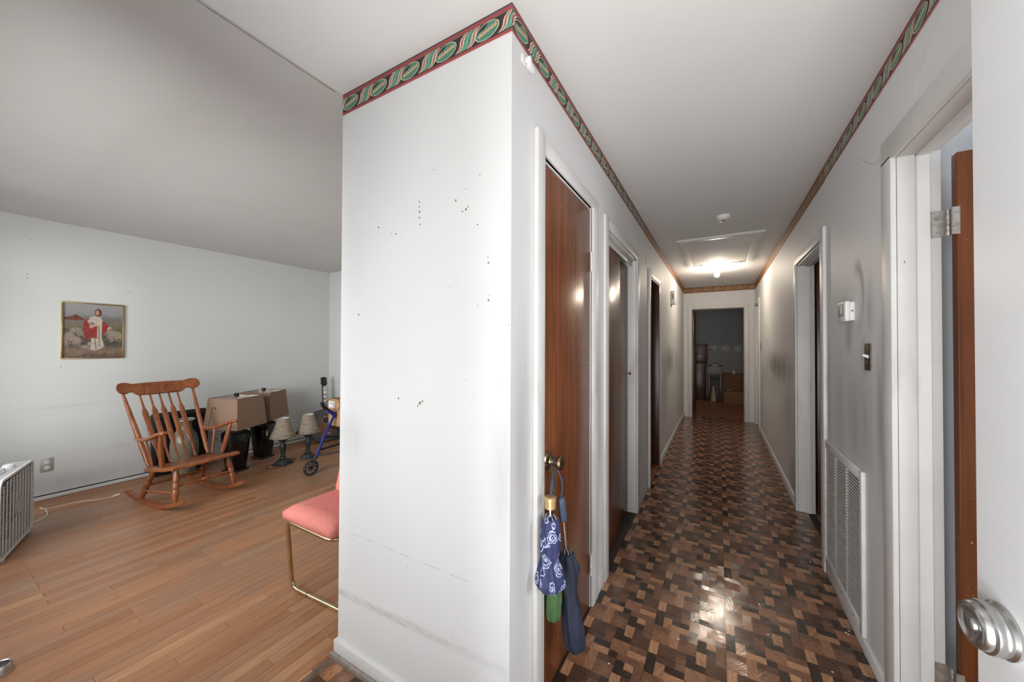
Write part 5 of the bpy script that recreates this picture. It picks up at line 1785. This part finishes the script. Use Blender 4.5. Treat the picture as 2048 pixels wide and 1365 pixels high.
# pink chair, mostly behind the closet block
s = thing('cantilever_chair', 'salmon pink upholstered chair with a pale brass tube frame', 'chair', (-2.02, 1.10, FL))
def cushion(bm, x0, x1, y0, y1, z0, z1, r, crown=0.0, seg=4):
    box(bm, x0, x1, y0, y1, z0, z1, r, seg)
    return bm
bm = B()
nx, ny = 12, 12
SXW, SYD = 0.43, 0.44
grid_t, grid_b = [], []
def edge(t):
    e = min(t, 1 - t)
    return min(1.0, e / 0.12)
for i in range(nx + 1):
    rt, rb = [], []
    for j in range(ny + 1):
        a, b_ = i / nx, j / ny
        k = math.sqrt(max(0, 1 - (1 - edge(a)) ** 2)) * math.sqrt(max(0, 1 - (1 - edge(b_)) ** 2))
        x = -0.005 + SXW * a
        y = -0.045 + SYD * b_
        crease = 0.014 * math.exp(-((a - 0.26) / 0.03) ** 2) * max(0, min(1, (b_ - 0.30) / 0.3))
        top = 0.452 + 0.030 * k + 0.010 * math.sin(PI * a) - 0.008 * b_ - crease
        rt.append(bm.verts.new((x, y, top)))
        rb.append(bm.verts.new((x + 0.0, y, 0.418 - 0.012 * k)))
    grid_t.append(rt); grid_b.append(rb)
for i in range(nx):
    for j in range(ny):
        bm.faces.new((grid_t[i][j], grid_t[i + 1][j], grid_t[i + 1][j + 1], grid_t[i][j + 1]))
        bm.faces.new((grid_b[i][j], grid_b[i][j + 1], grid_b[i + 1][j + 1], grid_b[i + 1][j]))
for i in range(nx):
    for j in (0, ny):
        bm.faces.new((grid_t[i][j], grid_t[i + 1][j], grid_b[i + 1][j], grid_b[i][j]))
for j in range(ny):
    for i in (0, nx):
        bm.faces.new((grid_t[i][j], grid_t[i][j + 1], grid_b[i][j + 1], grid_b[i][j]))
obj('seat', bm, PINK, s, angle=180)
bm = B()
cushion(bm, 0.0, 0.40, 0.0, 0.075, 0.0, 0.36, 0.030, 0, 4)
o = obj('backrest', bm, PINK, s, angle=60)
o.location = (0.005, 0.235, 0.462)
o.rotation_euler = (math.radians(-13), 0, 0)
rt_ = 0.0115
bm = B()
path = fillet([(0.0, 0.38, rt_ + 0.002), (0.0, 0.38, 0.392), (0.0, 0.02, 0.392)], 0.06)
path = fillet([(0.40, 0.10, 0.392), (0.40, -0.03, 0.392), (0.0, -0.03, 0.392), (0.0, 0.03, 0.392)], 0.05)
main = fillet([(0.40, 0.36, 0.392), (0.40, -0.02, 0.392), (-0.005, -0.02, 0.392), (-0.012, 0.015, rt_ + 0.001), (0.44, 0.045, rt_ + 0.001), (0.44, 0.40, rt_ + 0.001)], 0.06, 8)
tube(bm, main, rt_, 14)
obj('tube_frame', bm, GOLDTUBE, s)
bm = B(); tube(bm, fillet([(0.40, 0.355, 0.392), (-0.0, 0.355, 0.392), (-0.0, 0.40, rt_ + 0.001), (0.44, 0.40, rt_ + 0.001)], 0.06, 8), rt_, 14); obj('tube_frame', bm, GOLDTUBE, s)
bm = B(); tube(bm, [(0.118, 0.0235, rt_ + 0.001), (0.121, 0.0237, rt_ + 0.001)], rt_ + 0.0012, 14); obj('joint_ring', bm, DARKMETAL, s)
for x in (0.14, 0.40):
    bm = B(); tube(bm, fillet([(x, 0.20, 0.40), (x, 0.34, 0.40), (x, 0.40, 0.66)], 0.05), 0.010, 10); obj('back_upright', bm, GOLDTUBE, s)

# shiny grey piece at the frame's lower left corner of the oak floor
s = thing('caster_cup', 'small shiny grey plastic cup on the oak floor near the front wall', 'cup', (-2.545, 0.232, FL))
bm = B(); lathe(bm, [(0.03, 0), (0.036, 0.002), (0.034, 0.03), (0.030, 0.036), (0.026, 0.034), (0.024, 0.012), (0.002, 0.011)], 22); obj('cup_shell', bm, NICKEL, s)
bm = B(); lathe(bm, [(0.0365, 0.001), (0.0375, 0.003), (0.0365, 0.006)], 22, caps=False); obj('cup_ring', bm, GREYPLASTIC, s)

# ------------------------------------------------------------------ bedroom furniture at the end
s = thing('dresser', 'dark red brown wooden cabinet at the left of the dim bedroom', 'cabinet', (-0.665, 9.95, 0))
RW_ = wood('dark_cherry', (64, 30, 22), (98, 50, 34), 0.35, (20, 20, 2))
part_box('lower_carcass', s, DOOR_DARK, 0, 0.40, 0.02, 0.45, 0, 0.90, bev=0.005)
part_box('upper_carcass', s, RW_, 0, 0.43, 0.02, 0.45, 0.90, 1.36, bev=0.005)
part_box('top_board', s, RW_, -0.01, 0.44, 0, 0.46, 1.36, 1.38, bev=0.004)
part_box('drawer', s, RW_, 0.02, 0.41, 0.0, 0.02, 0.93, 1.16, bev=0.004)
part_box('door_panel', s, DOOR_DARK, 0.02, 0.38, 0.0, 0.02, 0.04, 0.87, bev=0.004)
bm = B(); lathe(bm, [(0.006, 0), (0.008, 0.01), (0.022, 0.016), (0.024, 0.026), (0.012, 0.032)], 14, (0.275, 0, 1.09), (0, -1, 0)); obj('knob', bm, plain('pale_knob', (210, 204, 190), 0.3), s)
part_box('shelf_ledge', s, RW_, 0.42, 0.56, 0.30, 0.45, 1.225, 1.243, bev=0.003)

s = thing('side_table', 'narrow table with a pale apron and dark legs in the bedroom', 'table', (-0.215, 9.85, 0))
part_box('apron', s, plain('grey_white_paint', (150, 142, 134), 0.5), 0, 0.285, 0.01, 0.40, 0.665, 0.845, bev=0.004)
part_box('table_top', s, RW_, -0.01, 0.295, 0, 0.41, 0.845, 0.862, bev=0.003)
for x in (0.0, 0.235):
    for y in (0.02, 0.34):
        part_box('leg', s, RW_, x, x + 0.05, y, y + 0.05, 0, 0.665, bev=0.004)
o = part_box('paper_stack', None, PAPER, -0.14, 0.01, 9.95, 10.15, 0.8625, 0.88, bev=0.001)
o.name = 'paper_stack'
tag(o, 'white papers lying on the narrow bedroom table', 'papers')
s = thing('traffic_cone_shade', 'tall cream cone leaning object under the bedroom table', 'cone', (-0.10, 9.97, 0))
s.name = 'cream_cone'
bm = B(); lathe(bm, [(0.065, 0), (0.06, 0.02), (0.045, 0.18), (0.018, 0.36), (0.004, 0.375)], 20); obj('cone_body', bm, plain('cream_felt', (190, 172, 142), 0.7), s)
bm = B(); lathe(bm, [(0.066, 0.0), (0.067, 0.008), (0.062, 0.012)], 20, caps=False); obj('cone_band', bm, plain('dull_gold', (150, 130, 100), 0.5), s)
s = thing('grey_cloth', 'grey cloth standing in folds behind the narrow bedroom table', 'cloth', (-0.09, 10.34, 0.0))
bm = B()
cols_ = []
for i in range(19):
    x = -0.10 + 0.2 * i / 18
    cols_.append([bm.verts.new((x * (1 + 0.35 * (1 - z / 0.56)), 0.012 * math.sin(i * 1.4), z)) for z in (0, 0.2, 0.4, 0.56)])
for A, C in zip(cols_, cols_[1:]):
    for q in range(3):
        bm.faces.new((A[q], A[q + 1], C[q + 1], C[q]))
o = obj('cloth_drape', bm, plain('grey_linen', (120, 118, 118), 0.8), s); md = o.modifiers.new('t', 'SOLIDIFY'); md.thickness = 0.003


def carton(x0, x1, y0, y1, h_, label):
    s = thing('carton', label, 'box', ((x0 + x1) / 2, (y0 + y1) / 2, 0), 0, 'cardboard boxes in the bedroom')
    w_, d_ = (x1 - x0) / 2, (y1 - y0) / 2
    CB = plain('brown_carton', (132, 94, 62), 0.8)
    for a in ((-w_, w_, -d_, -d_ + 0.006), (-w_, w_, d_ - 0.006, d_), (-w_, -w_ + 0.006, -d_, d_), (w_ - 0.006, w_, -d_, d_)):
        part_box('box_side', s, CB, *a, 0, h_, bev=0.001)
    part_box('box_flap', s, CB, -w_, w_, -d_, -0.002, h_, h_ + 0.006, bev=0.001)
    part_box('box_flap', s, CB, -w_, w_, 0.002, d_, h_, h_ + 0.006, bev=0.001)
    part_box('tape', s, plain('tape', (170, 140, 100), 0.3), -w_, w_, -0.025, 0.025, h_ + 0.006, h_ + 0.0072, bev=0)
    return s


carton(0.10, 0.70, 10.27, 10.65, 0.64, 'tall brown cardboard box against the bedroom wall')
carton(0.10, 0.62, 9.72, 10.12, 0.27, 'low brown cardboard box in front of the taller one')
s = thing('red_brown_bin', 'red brown basket by the right edge of the bedroom doorway', 'basket', (0.56, 9.86, 0.278))
bm = B(); lathe(bm, [(0.07, 0), (0.095, 0.004), (0.11, 0.24), (0.115, 0.25), (0.106, 0.25), (0.09, 0.02), (0.01, 0.018)], 20); obj('basket_wall', bm, plain('red_wicker', (140, 62, 42), 0.6, 0, 0.3, 50), s)
bm = B(); lathe(bm, [(0.112, 0.236), (0.119, 0.242), (0.117, 0.252), (0.11, 0.253)], 20, caps=False); obj('basket_rim', bm, plain('red_wicker_rim', (120, 50, 36), 0.6), s)
s = thing('white_cup', 'small white cup on top of the tall cardboard box', 'cup', (0.33, 10.36, 0.649))
bm = B(); lathe(bm, [(0.03, 0), (0.036, 0.003), (0.042, 0.085), (0.045, 0.09), (0.039, 0.088), (0.033, 0.01), (0.003, 0.008)], 20); obj('cup_wall', bm, PLASTIC, s)
bm = B(); lathe(bm, [(0.0445, 0.086), (0.047, 0.09), (0.044, 0.094)], 20, caps=False); obj('cup_lip', bm, PLASTIC, s)
bm = B()
tube(bm, smooth_path([(0.17, 9.86, 0.292), (0.22, 9.84, 0.300), (0.27, 9.86, 0.318), (0.31, 9.88, 0.312)], 5), 0.006, 6)
o = obj('white_ribbon', bm, PLASTIC)
tag(o, 'white strap lying across the low cardboard box', 'strap')
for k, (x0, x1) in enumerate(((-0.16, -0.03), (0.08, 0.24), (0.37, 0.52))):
    o = part_box('wall_patch', None, plain('pale_patch', (182, 184, 184), 0.7, 0, 0.1, 20), x0, x1, BY - 0.003, BY, 1.20, 1.345, bev=0.001)  # thin paler rectangles set on the far wall
    tag(o, ('pale patch on the bedroom wall, next to the cabinet', 'pale patch on the bedroom wall, middle one of three', 'pale patch on the bedroom wall, nearest the right jamb')[k], 'patch', 'pale patches on the bedroom wall')
